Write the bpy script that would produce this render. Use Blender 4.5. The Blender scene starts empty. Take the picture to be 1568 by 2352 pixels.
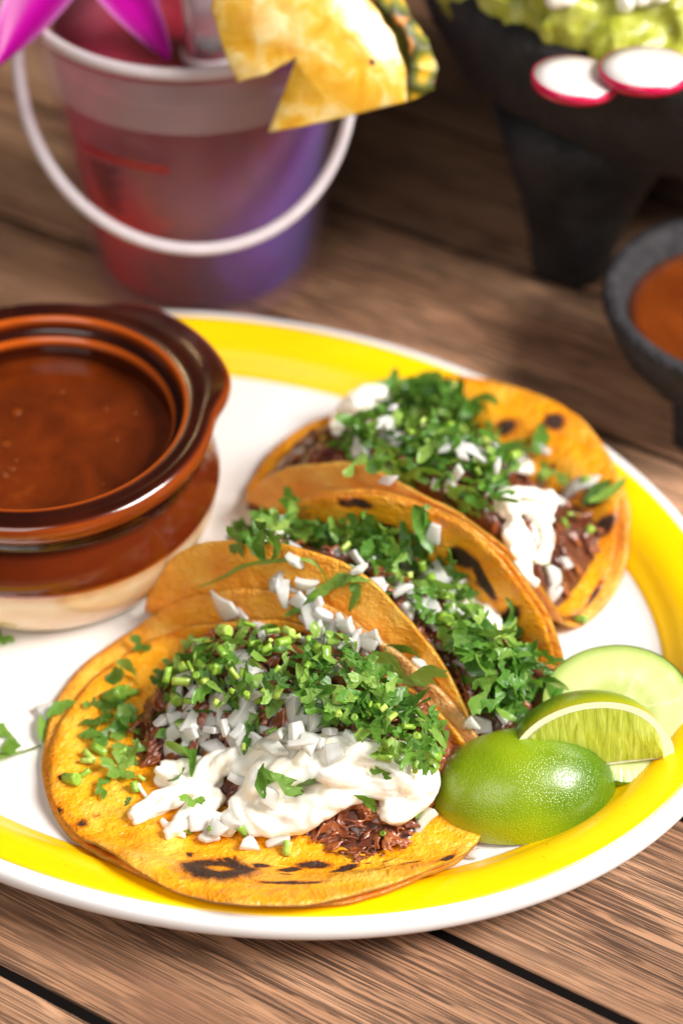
import bpy, math, random
import numpy as np
from mathutils import Vector, Matrix, noise
from mathutils.bvhtree import BVHTree

random.seed(11)
scene = bpy.context.scene
COL = scene.collection
R_ = math.radians

# ------------------------------------------------------------------ camera
PITCH, DIST, FPX = R_(43.0), 0.70, 6200.0 / 3024.0        # focal length in picture heights
CAM = Vector((0, -DIST * math.cos(PITCH), DIST * math.sin(PITCH)))
cd = bpy.data.cameras.new('camera'); cam = bpy.data.objects.new('camera', cd); COL.objects.link(cam)
cam.location = CAM; cam.rotation_euler = (math.pi / 2 - PITCH, 0, 0)
cd.sensor_fit = 'VERTICAL'; cd.sensor_height = 36.0; cd.lens = 36.0 * FPX
cd.clip_start = 0.01; cd.clip_end = 50
cd.dof.use_dof = True; cd.dof.focus_distance = 0.578; cd.dof.aperture_fstop = 5.6; cd.dof.aperture_blades = 9
scene.camera = cam

# ------------------------------------------------------------------ light
world = bpy.data.worlds.new('World'); scene.world = world; world.use_nodes = True
wb = world.node_tree.nodes['Background']; wb.inputs[0].default_value = (1.0, 0.93, 0.86, 1); wb.inputs[1].default_value = 0.04

def area(name, loc, target, size, power, col, size_y=None, spread=math.pi):
    l = bpy.data.lights.new(name, 'AREA'); l.energy = power; l.color = col
    l.spread = spread
    l.shape = 'RECTANGLE'; l.size = size; l.size_y = size_y or size
    o = bpy.data.objects.new(name, l); COL.objects.link(o); o.location = loc
    o.rotation_euler = (Vector(target) - Vector(loc)).to_track_quat('-Z', 'Y').to_euler()
    return o
area('key_softbox', (0.92, -0.28, 0.98), (-0.02, -0.05, 0.0), 0.64, 11.9, (1.0, 0.965, 0.93), 0.54, R_(96))
area('fill_softbox', (-0.28, -0.55, 0.62), (0.0, -0.09, 0.0), 0.5, 3.1, (1.0, 0.96, 0.92))
for i, (x, y) in enumerate(((-0.165, 1.62), (-0.150, 1.42))):
    l = bpy.data.lights.new('ceiling_spot', 'POINT'); l.energy = 0.8; l.color = (1.0, 0.72, 0.38); l.shadow_soft_size = 0.022
    o = bpy.data.objects.new('ceiling_spot', l); COL.objects.link(o); o.location = (x, y, 1.35)

vs = scene.view_settings
vs.view_transform = 'Standard'; vs.look = 'None'; vs.gamma = 1.0; vs.exposure = 0.0; vs.use_curve_mapping = False
scene.render.engine = 'CYCLES'
scene.cycles.use_denoising = True
scene.cycles.max_bounces = 10; scene.cycles.transparent_max_bounces = 12
scene.cycles.sample_clamp_indirect = 6.0

# ------------------------------------------------------------------ helpers
def ray(u, v):
    """picture position (photo shown 1568 x 2352) -> unit direction"""
    x = (u - 784.0) / (FPX * 2352.0); y = -(v - 1176.0) / (FPX * 2352.0)
    F = Vector((0, math.cos(PITCH), -math.sin(PITCH))); U = Vector((0, math.sin(PITCH), math.cos(PITCH)))
    return (F + Vector((x, 0, 0)) + U * y).normalized()
def px(u, v, z):
    d = ray(u, v); t = (z - CAM.z) / d.z
    return CAM + d * t
AX = Vector((0.872, -0.49, 0)); NX = Vector((0.49, 0.872, 0))
def an(a, n, z=0.0):
    return AX * (a * .001) + NX * (n * .001) + Vector((0, 0, z))
def toan(p): return p.dot(AX) * 1000, p.dot(NX) * 1000
def lerp(a, b, t): return a + (b - a) * t
def sstep(a, b, x):
    t = min(1, max(0, (x - a) / (b - a))); return t * t * (3 - 2 * t)
def nz(x, y=0.0, z=0.0): return noise.noise(Vector((x, y, z)))
def srgb(r, g, b):
    f = lambda c: (c / 12.92 if c <= .04045 else ((c + .055) / 1.055) ** 2.4)
    return (f(r / 255), f(g / 255), f(b / 255), 1)

def link(name, me, parent=None, kind=None, label=None, cat=None, group=None):
    o = bpy.data.objects.new(name, me); COL.objects.link(o)
    if parent is not None:
        o.parent = parent
        o.matrix_parent_inverse = parent.matrix_basis.inverted()
        pp = parent.parent
        if pp is not None:      # parents carry identity own transforms below the root
            o.matrix_parent_inverse = (pp.matrix_basis @ parent.matrix_parent_inverse @ parent.matrix_basis).inverted()
    tag(o, label, cat, group, kind)
    return o
def tag(o, label=None, cat=None, group=None, kind=None):
    if label: o['label'] = label
    if cat: o['category'] = cat
    if group: o['group'] = group
    if kind: o['kind'] = kind
    return o
def thing(name, loc, label, cat, group=None):
    o = bpy.data.objects.new(name, None); COL.objects.link(o); o.location = loc
    o.empty_display_size = 0.01
    return tag(o, label, cat, group)
def mesh(name, v, f, mats=None, smooth=True, mi=None):
    me = bpy.data.meshes.new(name); me.from_pydata([tuple(p) for p in v], [], f)
    for m in (mats if isinstance(mats, (list, tuple)) else [mats]):
        if m: me.materials.append(m)
    me.polygons.foreach_set('use_smooth', [smooth] * len(me.polygons))
    if mi: me.polygons.foreach_set('material_index', mi)
    me.update(); return me
def fattr(me, name, vals):
    a = me.attributes.new(name, 'FLOAT', 'POINT'); a.data.foreach_set('value', vals)
def vattr(me, name, vals):
    a = me.attributes.new(name, 'FLOAT_VECTOR', 'POINT'); a.data.foreach_set('vector', [c for p in vals for c in p])

def lathe(prof, seg=96, c=(0, 0, 0), rfun=None, close=False):
    """prof: [(r,z)] rotated about z; first/last r==0 give a pole"""
    V, Fc = [], []
    rings = []
    for k, (r, z) in enumerate(prof):
        if r < 1e-7:
            rings.append([len(V)]); V.append(Vector((c[0], c[1], c[2] + z)))
        else:
            ring = []
            for i in range(seg):
                th = 2 * math.pi * i / seg
                rr, zz = (r, z) if rfun is None else rfun(r, z, th)
                ring.append(len(V)); V.append(Vector((c[0] + rr * math.cos(th), c[1] + rr * math.sin(th), c[2] + zz)))
            rings.append(ring)
    pairs = list(zip(rings[:-1], rings[1:])) + ([(rings[-1], rings[0])] if close else [])
    for A, B in pairs:
        n = max(len(A), len(B))
        if n == 1: continue
        for i in range(n):
            j = (i + 1) % n
            if len(A) == 1: Fc.append((A[0], B[j], B[i]))
            elif len(B) == 1: Fc.append((A[i], A[j], B[0]))
            else: Fc.append((A[i], A[j], B[j], B[i]))
    return V, [tuple(reversed(f)) for f in Fc]
def tube(path, rad, seg=8, flat=1.0, caps=True):
    V, Fc = [], []
    n = len(path); prev = None
    for i, p in enumerate(path):
        t = (path[min(i + 1, n - 1)] - path[max(i - 1, 0)]).normalized()
        if prev is None:
            up = Vector((0, 0, 1)) if abs(t.z) < .9 else Vector((1, 0, 0))
            s = t.cross(up).normalized()
        else: s = (prev - t * prev.dot(t)).normalized()
        prev = s; b = s.cross(t)
        r = rad[i] if isinstance(rad, (list, tuple)) else rad
        for k in range(seg):
            th = 2 * math.pi * k / seg
            V.append(p + s * (math.cos(th) * r) + b * (math.sin(th) * r * flat))
    for i in range(n - 1):
        for k in range(seg):
            k2 = (k + 1) % seg
            Fc.append((i * seg + k, i * seg + k2, (i + 1) * seg + k2, (i + 1) * seg + k))
    if caps:
        Fc.append(tuple(range(seg - 1, -1, -1))); Fc.append(tuple((n - 1) * seg + k for k in range(seg)))
    return V, Fc
class Bag:
    def __init__(s): s.v, s.f, s.a = [], [], []
    def add(s, vf, a=0.0):
        o = len(s.v); s.v += vf[0]; s.f += [tuple(i + o for i in f) for f in vf[1]]; s.a += [a] * len(vf[0])
def catmull(pts, n=8):
    out = []
    P = [pts[0]] + list(pts) + [pts[-1]]
    for i in range(1, len(P) - 2):
        p0, p1, p2, p3 = P[i - 1:i + 3]
        for k in range(n):
            t = k / n
            out.append(tuple(0.5 * (2 * b + (c - a) * t + (2 * a - 5 * b + 4 * c - d) * t * t + (3 * b - a - 3 * c + d) * t ** 3)
                             for a, b, c, d in zip(p0, p1, p2, p3)))
    out.append(tuple(pts[-1])); return out
def remeshed(name, bag, voxel, smooth_it, mats):
    me = mesh(name, bag.v, bag.f); o = bpy.data.objects.new(name, me); COL.objects.link(o)
    m = o.modifiers.new('r', 'REMESH'); m.mode = 'VOXEL'; m.voxel_size = voxel
    if smooth_it:
        s = o.modifiers.new('s', 'SMOOTH'); s.iterations = smooth_it; s.factor = 0.5
    dg = bpy.context.evaluated_depsgraph_get()
    out = bpy.data.meshes.new_from_object(o.evaluated_get(dg))
    bpy.data.objects.remove(o); bpy.data.meshes.remove(me)
    out.name = name; out.materials.clear()
    for mm in (mats if isinstance(mats, (list, tuple)) else [mats]): out.materials.append(mm)
    out.polygons.foreach_set('use_smooth', [True] * len(out.polygons))
    return out
def ico(c, r, sub=2, sq=(1, 1, 1)):
    # uv ball
    V, Fc = lathe([(r * math.sin(math.pi * k / 8) if 0 < k < 8 else 0, -r * math.cos(math.pi * k / 8)) for k in range(9)], 14)
    return [Vector((p.x * sq[0] + c[0], p.y * sq[1] + c[1], p.z * sq[2] + c[2])) for p in V], Fc

# ------------------------------------------------------------------ material helpers
class M:
    def __init__(s, name):
        s.m = bpy.data.materials.new(name); s.m.use_nodes = True
        s.t = s.m.node_tree; s.n = s.t.nodes; s.b = s.n['Principled BSDF']; s.out = s.n['Material Output']
    def node(s, typ, **kw):
        n = s.n.new(typ)
        for k, v in kw.items(): setattr(n, k, v)
        return n
    def put(s, sock, v):
        if isinstance(v, bpy.types.NodeSocket): s.t.links.new(v, sock)
        elif isinstance(v, (tuple, list)) and sock.type == 'RGBA' and len(v) == 3: sock.default_value = (*v, 1)
        else: sock.default_value = v
    def set(s, **kw):
        names = dict(col='Base Color', rough='Roughness', sss='Subsurface Weight', sr='Subsurface Radius', ss='Subsurface Scale',
                     spec='Specular IOR Level', coat='Coat Weight', coatr='Coat Roughness', trans='Transmission Weight', ior='IOR', nrm='Normal',
                     metal='Metallic', alpha='Alpha', sheen='Sheen Weight')
        for k, v in kw.items(): s.put(s.b.inputs[names[k]], v)
        return s
    def coords(s, kind='Object', scale=(1, 1, 1), rot=(0, 0, 0), loc=(0, 0, 0), attr=None):
        if attr:
            c = s.node('ShaderNodeAttribute'); c.attribute_name = attr; o = c.outputs['Vector']
        else:
            c = s.node('ShaderNodeTexCoord'); o = c.outputs[kind]
        mp = s.node('ShaderNodeMapping'); s.t.links.new(o, mp.inputs[0])
        mp.inputs['Scale'].default_value = scale; mp.inputs['Rotation'].default_value = rot; s.put(mp.inputs['Location'], loc)
        return mp.outputs[0]
    def noise(s, co, scale=1.0, detail=3, rough=.5, dist=0.0, out='Fac'):
        n = s.node('ShaderNodeTexNoise'); s.t.links.new(co, n.inputs['Vector'])
        n.inputs['Scale'].default_value = scale; n.inputs['Detail'].default_value = detail
        n.inputs['Roughness'].default_value = rough; n.inputs['Distortion'].default_value = dist
        return n.outputs[out]
    def voro(s, co, scale=1.0, feat='F1', out='Distance', rand=1.0):
        n = s.node('ShaderNodeTexVoronoi', feature=feat); s.t.links.new(co, n.inputs['Vector'])
        n.inputs['Scale'].default_value = scale; n.inputs['Randomness'].default_value = rand
        return n.outputs[out]
    def ramp(s, fac, stops, interp='LINEAR'):
        r = s.node('ShaderNodeValToRGB'); r.color_ramp.interpolation = interp; s.t.links.new(fac, r.inputs[0])
        e = r.color_ramp.elements
        while len(e) < len(stops): e.new(0.5)
        for el, (p, c) in zip(e, stops):
            el.position = p
            el.color = (c, c, c, 1) if isinstance(c, (int, float)) else (*c[:3], 1)
        return r.outputs[0]
    def mix(s, fac, a, b, mode='MIX'):
        n = s.node('ShaderNodeMix', data_type='RGBA', blend_type=mode)
        s.put(n.inputs['Factor'], fac); s.put(n.inputs['A'], a); s.put(n.inputs['B'], b)
        return n.outputs['Result']
    def math(s, op, a, b=0.0, c=0.0, clamp=False):
        n = s.node('ShaderNodeMath', operation=op, use_clamp=clamp)
        s.put(n.inputs[0], a); s.put(n.inputs[1], b)
        if op in ('MULTIPLY_ADD',): s.put(n.inputs[2], c)
        return n.outputs[0]
    def attr(s, name):
        c = s.node('ShaderNodeAttribute'); c.attribute_name = name; return c.outputs['Fac']
    def rand(s): return s.node('ShaderNodeObjectInfo').outputs['Random']
    def bump(s, h, strength=.3, dist=.001, nrm=None):
        b = s.node('ShaderNodeBump'); s.put(b.inputs['Height'], h)
        b.inputs['Strength'].default_value = strength; b.inputs['Distance'].default_value = dist
        if nrm is not None: s.put(b.inputs['Normal'], nrm)
        return b.outputs[0]
    def sepx(s, v, i):
        n = s.node('ShaderNodeSeparateXYZ'); s.t.links.new(v, n.inputs[0]); return n.outputs[i]

SKIN = (1.0, .35, .12)
# --- wood
def mat_wood():
    m = M('wood'); r = m.rand()
    cmb = m.node('ShaderNodeCombineXYZ'); m.put(cmb.inputs[0], m.math('MULTIPLY', r, 3.0)); m.put(cmb.inputs[1], m.math('MULTIPLY', r, 7.0))
    co = m.coords('Object', loc=cmb.outputs[0])
    def st(sx, sy):
        mp = m.node('ShaderNodeMapping'); m.t.links.new(co, mp.inputs[0]); mp.inputs['Scale'].default_value = (sx, sy, 1); return mp.outputs[0]
    broad = m.noise(st(5, 28), 1, 4, .55, .6)
    tone = m.ramp(broad, [(.25, srgb(122, 86, 66)), (.47, srgb(168, 128, 99)), (.75, srgb(204, 166, 134))])
    mid = m.noise(st(10, 160), 1, 3, .6)
    tone = m.mix(.35, tone, m.ramp(mid, [(.3, (.45, .40, .38)), (.7, (1.25, 1.2, 1.15))]), 'MULTIPLY')
    # dark pore lines, warped
    wn = m.noise(st(5, 18), 1, 2)
    cy = m.math('MULTIPLY_ADD', wn, .008, m.sepx(co, 1))
    cm2 = m.node('ShaderNodeCombineXYZ'); m.put(cm2.inputs[0], m.sepx(co, 0)); m.put(cm2.inputs[1], cy)
    def ln(sx, sy, w, det=2, off=0.0):
        mp = m.node('ShaderNodeMapping'); m.t.links.new(cm2.outputs[0], mp.inputs[0]); mp.inputs['Scale'].default_value = (sx, sy, 1); mp.inputs['Location'].default_value = (off, off, 0)
        d = m.math('ABSOLUTE', m.math('SUBTRACT', m.noise(mp.outputs[0], 1, det, .55), .5))
        return m.ramp(d, [(w * .86, 1), (w * 1.03, 0)])
    l1 = ln(5, 620, .026, 2); l2 = ln(9, 1050, .034, 2, 3.7); l3 = ln(13, 1700, .045, 2, 9.1)
    brk = m.ramp(m.noise(st(45, 420), 1, 2), [(.40, 0), (.48, 1)])
    dens = m.ramp(m.noise(st(3, 24), 1, 3), [(.36, .25), (.52, 1)])
    lines = m.math('MAXIMUM', l1, m.math('MAXIMUM', m.math('MULTIPLY', l2, brk), m.math('MULTIPLY', m.math('MULTIPLY', l3, brk), .8)))
    lines = m.math('MULTIPLY', lines, m.math('MULTIPLY_ADD', dens, .72, .10))
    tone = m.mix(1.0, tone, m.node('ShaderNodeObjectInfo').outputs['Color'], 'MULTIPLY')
    col = m.mix(lines, tone, srgb(38, 26, 22))
    hh = m.math('SUBTRACT', 1.0, lines)
    m.set(col=col, rough=m.math('MULTIPLY_ADD', mid, .22, .42), spec=.35, nrm=m.bump(hh, .35, .0006))
    return m.m
# --- ceramics
def mat_white():
    m = M('white_glaze'); co = m.coords('Object')
    n = m.noise(co, 40, 3)
    m.set(col=m.mix(n, srgb(232, 227, 224), srgb(225, 220, 217)), rough=.16, spec=.5, coat=.3, coatr=.06, nrm=m.bump(m.noise(co, 18, 2), .02, .003))
    return m.m
def mat_yellow():
    m = M('yellow_glaze'); co = m.coords(attr='ring', scale=(1, 1, 1))
    streak = m.noise(m.coords(attr='ring', scale=(9, 260, 1)), 1, 3, .6)
    blot = m.noise(m.coords('Object'), 45, 3)
    c = m.mix(streak, srgb(253, 198, 0), srgb(254, 210, 6))
    c = m.mix(m.math('MULTIPLY', blot, .35), c, srgb(251, 190, 0))
    sp = m.ramp(m.noise(m.coords('Object'), 520, 1), [(.76, 0), (.80, 1)])
    c = m.mix(m.math('MULTIPLY', sp, .5), c, srgb(190, 110, 10))
    m.set(col=c, rough=.28, spec=.4, coat=.12, coatr=.1); return m.m
def mat_brown():
    m = M('brown_glaze'); co = m.coords('Object')
    th = m.attr('thin')
    n = m.noise(co, 60, 3)
    f = m.math('ADD', th, m.math('MULTIPLY_ADD', n, .24, -.12), clamp=True)
    c = m.ramp(f, [(0, srgb(34, 8, 4)), (.45, srgb(96, 34, 8)), (1, srgb(186, 84, 18))])
    m.set(col=c, rough=.16, spec=.5, coat=.45, coatr=.06, nrm=m.bump(m.noise(co, 70, 2), .08, .001)); return m.m
def mat_cream_glaze():
    m = M('cream_glaze'); co = m.coords('Object')
    c = m.mix(m.ramp(m.noise(m.coords('Object', scale=(1, 1, 2)), 38, 3), [(.35, 0), (.75, 1)]), srgb(240, 222, 186), srgb(222, 172, 104))
    c = m.mix(m.attr('thin'), c, srgb(200, 120, 40))
    m.set(col=c, rough=.15, coat=.4, coatr=.06); return m.m
def mat_broth(name='broth', a=(70, 24, 4), b=(104, 40, 8), c=(146, 68, 18)):
    m = M(name); co = m.coords('Object')
    n = m.noise(co, 45, 5, .6, .8)
    col = m.ramp(n, [(.25, srgb(*a)), (.6, srgb(*b)), (.95, srgb(*c))])
    m.set(col=col, rough=.08, spec=.5, sss=.25, sr=(.006, .002, .0006), ss=1.0, coat=.5, coatr=.03, nrm=m.bump(m.noise(co, 30, 3), .12, .001))
    return m.m
# --- food
def mat_tortilla():
    m = M('tortilla'); co = m.coords(attr='flat')
    n1 = m.noise(co, 75, 4, .6); n2 = m.noise(co, 260, 3, .6)
    base = m.ramp(n1, [(.30, srgb(236, 140, 8)), (.50, srgb(246, 168, 24)), (.74, srgb(252, 206, 92))])
    oil = m.attr('oil')
    base = m.mix(m.math('MULTIPLY', oil, .7), base, m.mix(n1, srgb(230, 126, 2), srgb(246, 166, 14)))
    pale = m.attr('pale')
    base = m.mix(pale, base, m.ramp(n1, [(.3, srgb(232, 176, 104)), (.7, srgb(246, 210, 152))]))
    base = m.mix(m.math('MULTIPLY', m.ramp(n2, [(.62, 0), (.8, 1)]), .35), base, srgb(252, 214, 130))
    # toasted edge
    edge = m.attr('edge')
    e = m.ramp(m.math('ADD', edge, m.math('MULTIPLY_ADD', m.noise(co, 95, 3), 1.3, -.72)), [(.55, 0), (.95, 1)])
    base = m.mix(m.math('MULTIPLY', e, .38), base, srgb(186, 92, 14))
    # charred spots: distance field + noise
    sp = m.math('ADD', m.attr('spot'), m.math('MULTIPLY_ADD', m.noise(co, 210, 4, .65), 1.3, -.65))
    sp = m.math('MULTIPLY_ADD', sp, .5, .5)
    brown = m.ramp(sp, [(.30, 0), (.64, 1)]); char = m.ramp(sp, [(.57, 0), (.76, 1)])
    base = m.mix(m.math('MULTIPLY', brown, .8), base, srgb(160, 74, 12))
    base = m.mix(m.math('MULTIPLY', char, .95), base, m.mix(n2, srgb(20, 11, 8), srgb(46, 25, 16)))
    # tiny speckles
    v = m.noise(co, 620, 1)
    base = m.mix(m.math('MULTIPLY', m.ramp(v, [(.74, 0), (.80, 1)]), .8), base, srgb(110, 48, 8))
    rough = m.math('MULTIPLY_ADD', oil, -.22, m.math('MULTIPLY_ADD', n2, .25, .28))
    rough = m.math('MAXIMUM', rough, m.math('MULTIPLY', char, .7))
    h = m.math('ADD', m.math('MULTIPLY', n1, 1.0), m.math('MULTIPLY', n2, .45))
    h = m.math('ADD', h, m.math('MULTIPLY', m.noise(co, 900, 2), .2))
    m.set(col=base, rough=rough, spec=.5, sss=.18, sr=(.004, .002, .0005), ss=1.0, nrm=m.bump(h, .9, .0030)); return m.m
def mat_meat():
    m = M('shredded_beef'); a = m.attr('tone'); co = m.coords('Object')
    n = m.noise(m.coords('Object'), 300, 4, .6)
    c = m.ramp(a, [(0, srgb(70, 30, 14)), (.4, srgb(118, 56, 26)), (.75, srgb(158, 84, 38)), (1, srgb(200, 126, 62))])
    c = m.mix(m.math('MULTIPLY', n, .45), c, srgb(84, 34, 16))
    m.set(col=c, rough=m.math('MULTIPLY_ADD', n, .4, .2), spec=.5, sss=.12, sr=(.002, .0008, .0004), ss=1.0, coat=.6, coatr=.1, nrm=m.bump(n, .5, .0005)); return m.m
def mat_cream():
    m = M('sour_cream'); co = m.coords('Object')
    n = m.noise(co, 160, 4, .6)
    c = m.mix(m.ramp(n, [(.45, 0), (.8, 1)]), srgb(250, 246, 235), srgb(246, 230, 196))
    c = m.mix(m.math('MULTIPLY', m.ramp(m.noise(co, 420, 2), [(.70, 0), (.78, 1)]), .5), c, srgb(224, 150, 60))
    m.set(col=c, rough=.22, spec=.5, coat=.3, coatr=.1, sss=.35, sr=(.003, .0026, .002), ss=1.0, nrm=m.bump(m.math('ADD', n, m.math('MULTIPLY', m.noise(co, 700, 2), .25)), .3, .0007)); return m.m
def mat_onion():
    m = M('onion'); r = m.rand(); co = m.coords('Object')
    lines = m.noise(m.coords('Object', scale=(140, 900, 140)), 1, 2)
    c = m.mix(r, srgb(252, 251, 246), srgb(246, 245, 232))
    c = m.mix(m.math('MULTIPLY', m.ramp(lines, [(.45, 0), (.7, 1)]), .25), c, srgb(230, 232, 212))
    m.set(col=c, rough=.20, spec=.5, sss=.5, sr=(.004, .0038, .0032), ss=1.0, ior=1.36, trans=.42, coat=.3, coatr=.15, nrm=m.bump(lines, .18, .0004))
    return m.m
def leafy(name, c0, c1, c2, tr=.35):
    m = M(name); r = m.rand(); co = m.coords('Object')
    n = m.noise(co, 260, 3)
    c = m.ramp(r, [(0, c0), (.5, c1), (1, c2)])
    c = m.mix(m.math('MULTIPLY', n, .45), c, m.mix(.5, c, (.16, .30, .05)))
    vein = m.voro(co, 330, 'DISTANCE_TO_EDGE')
    vl = m.ramp(vein, [(.02, 1), (.09, 0)])
    c = m.mix(m.math('MULTIPLY', vl, .22), c, (.30, .42, .12))
    m.set(col=c, rough=.36, spec=.5, nrm=m.bump(m.math('ADD', m.math('MULTIPLY', vein, 2.0), n), .5, .0005))
    t = m.node('ShaderNodeBsdfTranslucent'); m.put(t.inputs[0], m.mix(.5, c, (.25, .5, .03)))
    mx = m.node('ShaderNodeMixShader'); mx.inputs[0].default_value = tr
    m.t.links.new(m.b.outputs[0], mx.inputs[1]); m.t.links.new(t.outputs[0], mx.inputs[2]); m.t.links.new(mx.outputs[0], m.out.inputs[0])
    return m.m
def mat_stem():
    m = M('cilantro_stem'); r = m.rand(); n = m.noise(m.coords('Object', scale=(700, 700, 80)), 1, 2)
    c = m.ramp(r, [(0, srgb(84, 130, 22)), (.5, srgb(126, 166, 40)), (1, srgb(178, 198, 96))])
    c = m.mix(m.math('MULTIPLY', n, .4), c, srgb(176, 200, 96))
    m.set(col=c, rough=.3, spec=.5, sss=.35, sr=(.002, .003, .0006), ss=1.0, coat=.2, coatr=.15); return m.m
def mat_flat(name, col, **kw):
    m = M(name); n = m.noise(m.coords('Object'), 180, 3)
    c2 = tuple(x * .82 for x in col[:3])
    m.set(col=m.mix(n, col, c2), **kw); return m.m
def mat_peel():
    m = M('lime_peel'); co = m.coords('Object')
    g = m.attr('ripe'); n = m.noise(co, 60, 3)
    f = m.math('ADD', g, m.math('MULTIPLY_ADD', n, .5, -.25), clamp=True)
    c = m.ramp(f, [(0, srgb(64, 102, 10)), (.45, srgb(126, 150, 14)), (.8, srgb(166, 168, 20)), (1, srgb(196, 142, 18))])
    v = m.voro(co, 1500)
    pit = m.ramp(v, [(.12, 1), (.5, 0)])
    c = m.mix(m.math('MULTIPLY', pit, .16), c, srgb(176, 204, 50))
    m.set(col=c, rough=.30, spec=.5, sss=.12, sr=(.002, .003, .0004), ss=1.0, coat=.22, coatr=.2,
          nrm=m.bump(m.math('ADD', m.math('MULTIPLY', pit, -1.0), m.math('MULTIPLY', m.noise(co, 240, 2), .9)), .30, .0005)); return m.m
def mat_pulp():
    m = M('lime_pulp'); co = m.coords(attr='pul', scale=(620, 90, 1))
    n = m.noise(co, 1, 3, .6, .6)
    c = m.ramp(n, [(.3, srgb(148, 160, 40)), (.52, srgb(176, 188, 66)), (.74, srgb(204, 212, 112))])
    m.set(col=c, rough=.18, spec=.5, sss=.5, sr=(.004, .005, .001), ss=1.0, coat=.5, coatr=.1, nrm=m.bump(n, .6, .001)); return m.m
def mat_pith():
    m = M('lime_pith'); n = m.noise(m.coords('Object'), 300, 3)
    m.set(col=m.mix(n, srgb(240, 238, 208), srgb(226, 228, 176)), rough=.45, sss=.3, sr=(.003, .003, .001), ss=1.0); return m.m
def mat_cuke():
    m = M('cucumber_flesh'); co = m.coords(attr='pol')
    r = m.sepx(co, 0)
    rays = m.noise(m.coords(attr='pol', scale=(3, 26, 1)), 1, 3)
    c = m.ramp(r, [(0, srgb(170, 180, 98)), (.42, srgb(176, 186, 106)), (.55, srgb(198, 205, 146)), (.86, srgb(190, 200, 126)), (1.0, srgb(132, 164, 58))])
    c = m.mix(m.math('MULTIPLY', rays, .3), c, srgb(196, 202, 136))
    m.set(col=c, rough=.2, sss=.55, sr=(.005, .006, .002), ss=1.0, coat=.4, coatr=.12, nrm=m.bump(rays, .25, .0008)); return m.m
# --- background
def mat_stone(name='black_stone', a=(12, 12, 13), b=(48, 46, 48), sc=1.0):
    m = M(name); co = m.coords('Object')
    n = m.noise(co, 55 * sc, 6, .65); v = m.voro(co, 240 * sc)
    c = m.ramp(n, [(.3, srgb(*a)), (.7, srgb(*b))])
    h = m.math('ADD', n, m.math('MULTIPLY', m.ramp(v, [(.0, 0), (.45, 1)]), .5))
    m.set(col=c, rough=.7, spec=.4, nrm=m.bump(h, .8, .002)); return m.m
def mat_bucket():
    m = M('frosted_plastic'); co = m.coords('Object')
    n = m.noise(co, 60, 3)
    m.set(col=(.88, .62, .68), rough=m.math('MULTIPLY_ADD', n, .15, .30), spec=.5, nrm=m.bump(m.noise(co, 900, 2), .25, .0004))
    t = m.node('ShaderNodeBsdfTransparent'); t.inputs[0].default_value = (.97, .93, .94, 1)
    mx = m.node('ShaderNodeMixShader'); m.put(mx.inputs[0], m.math('MULTIPLY_ADD', n, .04, .915))
    m.t.links.new(m.b.outputs[0], mx.inputs[1]); m.t.links.new(t.outputs[0], mx.inputs[2]); m.t.links.new(mx.outputs[0], m.out.inputs[0])
    return m.m
def mat_drink():
    m = M('layered_drink'); co = m.coords('Object')
    n = m.noise(co, 26, 4, .6, .8)
    x = m.math('ADD', m.math('MULTIPLY', m.sepx(co, 0), 11.0), m.math('MULTIPLY_ADD', n, .7, .15))
    low = m.ramp(x, [(.12, srgb(220, 0, 16)), (.38, srgb(120, 0, 24)), (.60, srgb(76, 0, 74)), (.82, srgb(92, 44, 176)), (1.0, srgb(82, 92, 200))])
    z = m.math('ADD', m.math('MULTIPLY', m.sepx(co, 2), 11.0), m.math('MULTIPLY_ADD', n, .9, -.62))
    up = m.ramp(x, [(.10, srgb(184, 62, 88)), (.35, srgb(130, 24, 40)), (.8, srgb(110, 16, 38)), (1.0, srgb(100, 54, 150))])
    c = m.mix(m.ramp(z, [(.30, 0), (.75, 1)]), low, up)
    m.set(col=c, rough=.25, spec=.4, sss=.2, sr=(.006, .002, .002), ss=1.0); return m.m
MT = dict(wood=mat_wood(), white=mat_white(), yellow=mat_yellow(), brown=mat_brown(), creamglaze=mat_cream_glaze(), broth=mat_broth(),
          salsa=mat_broth('salsa', (88, 36, 10), (118, 54, 16), (150, 78, 32)), tort=mat_tortilla(), meat=mat_meat(), cream=mat_cream(), onion=mat_onion(),
          leaf=leafy('cilantro_leaf', srgb(40, 92, 24), srgb(92, 146, 48), srgb(160, 194, 88)), stem=mat_stem(),
          leafpale=leafy('leaf_pale', srgb(104, 138, 60), srgb(130, 160, 70), srgb(150, 176, 84)),
          peel=mat_peel(), pulp=mat_pulp(), pith=mat_pith(), cuke=mat_cuke(),
          cukeskin=mat_flat('cucumber_skin', srgb(120, 160, 30), rough=.3, coat=.3, sss=.2),
          cukeseed=mat_flat('cucumber_seed', srgb(206, 213, 150), rough=.25, sss=.4), stone=mat_stone(), bowl=mat_stone('dark_resin', (26, 25, 27), (60, 57, 60), 1.5), bucket=mat_bucket(), drink=mat_drink(),
          ground=mat_flat('underside', srgb(14, 10, 9), rough=.9, spec=.08),
          handle=mat_flat('white_plastic', srgb(226, 206, 208), rough=.35, sss=.2),
          redprint=mat_flat('red_print', srgb(176, 30, 40), rough=.5), blackprint=mat_flat('dark_print', srgb(70, 20, 34), rough=.5))

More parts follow.
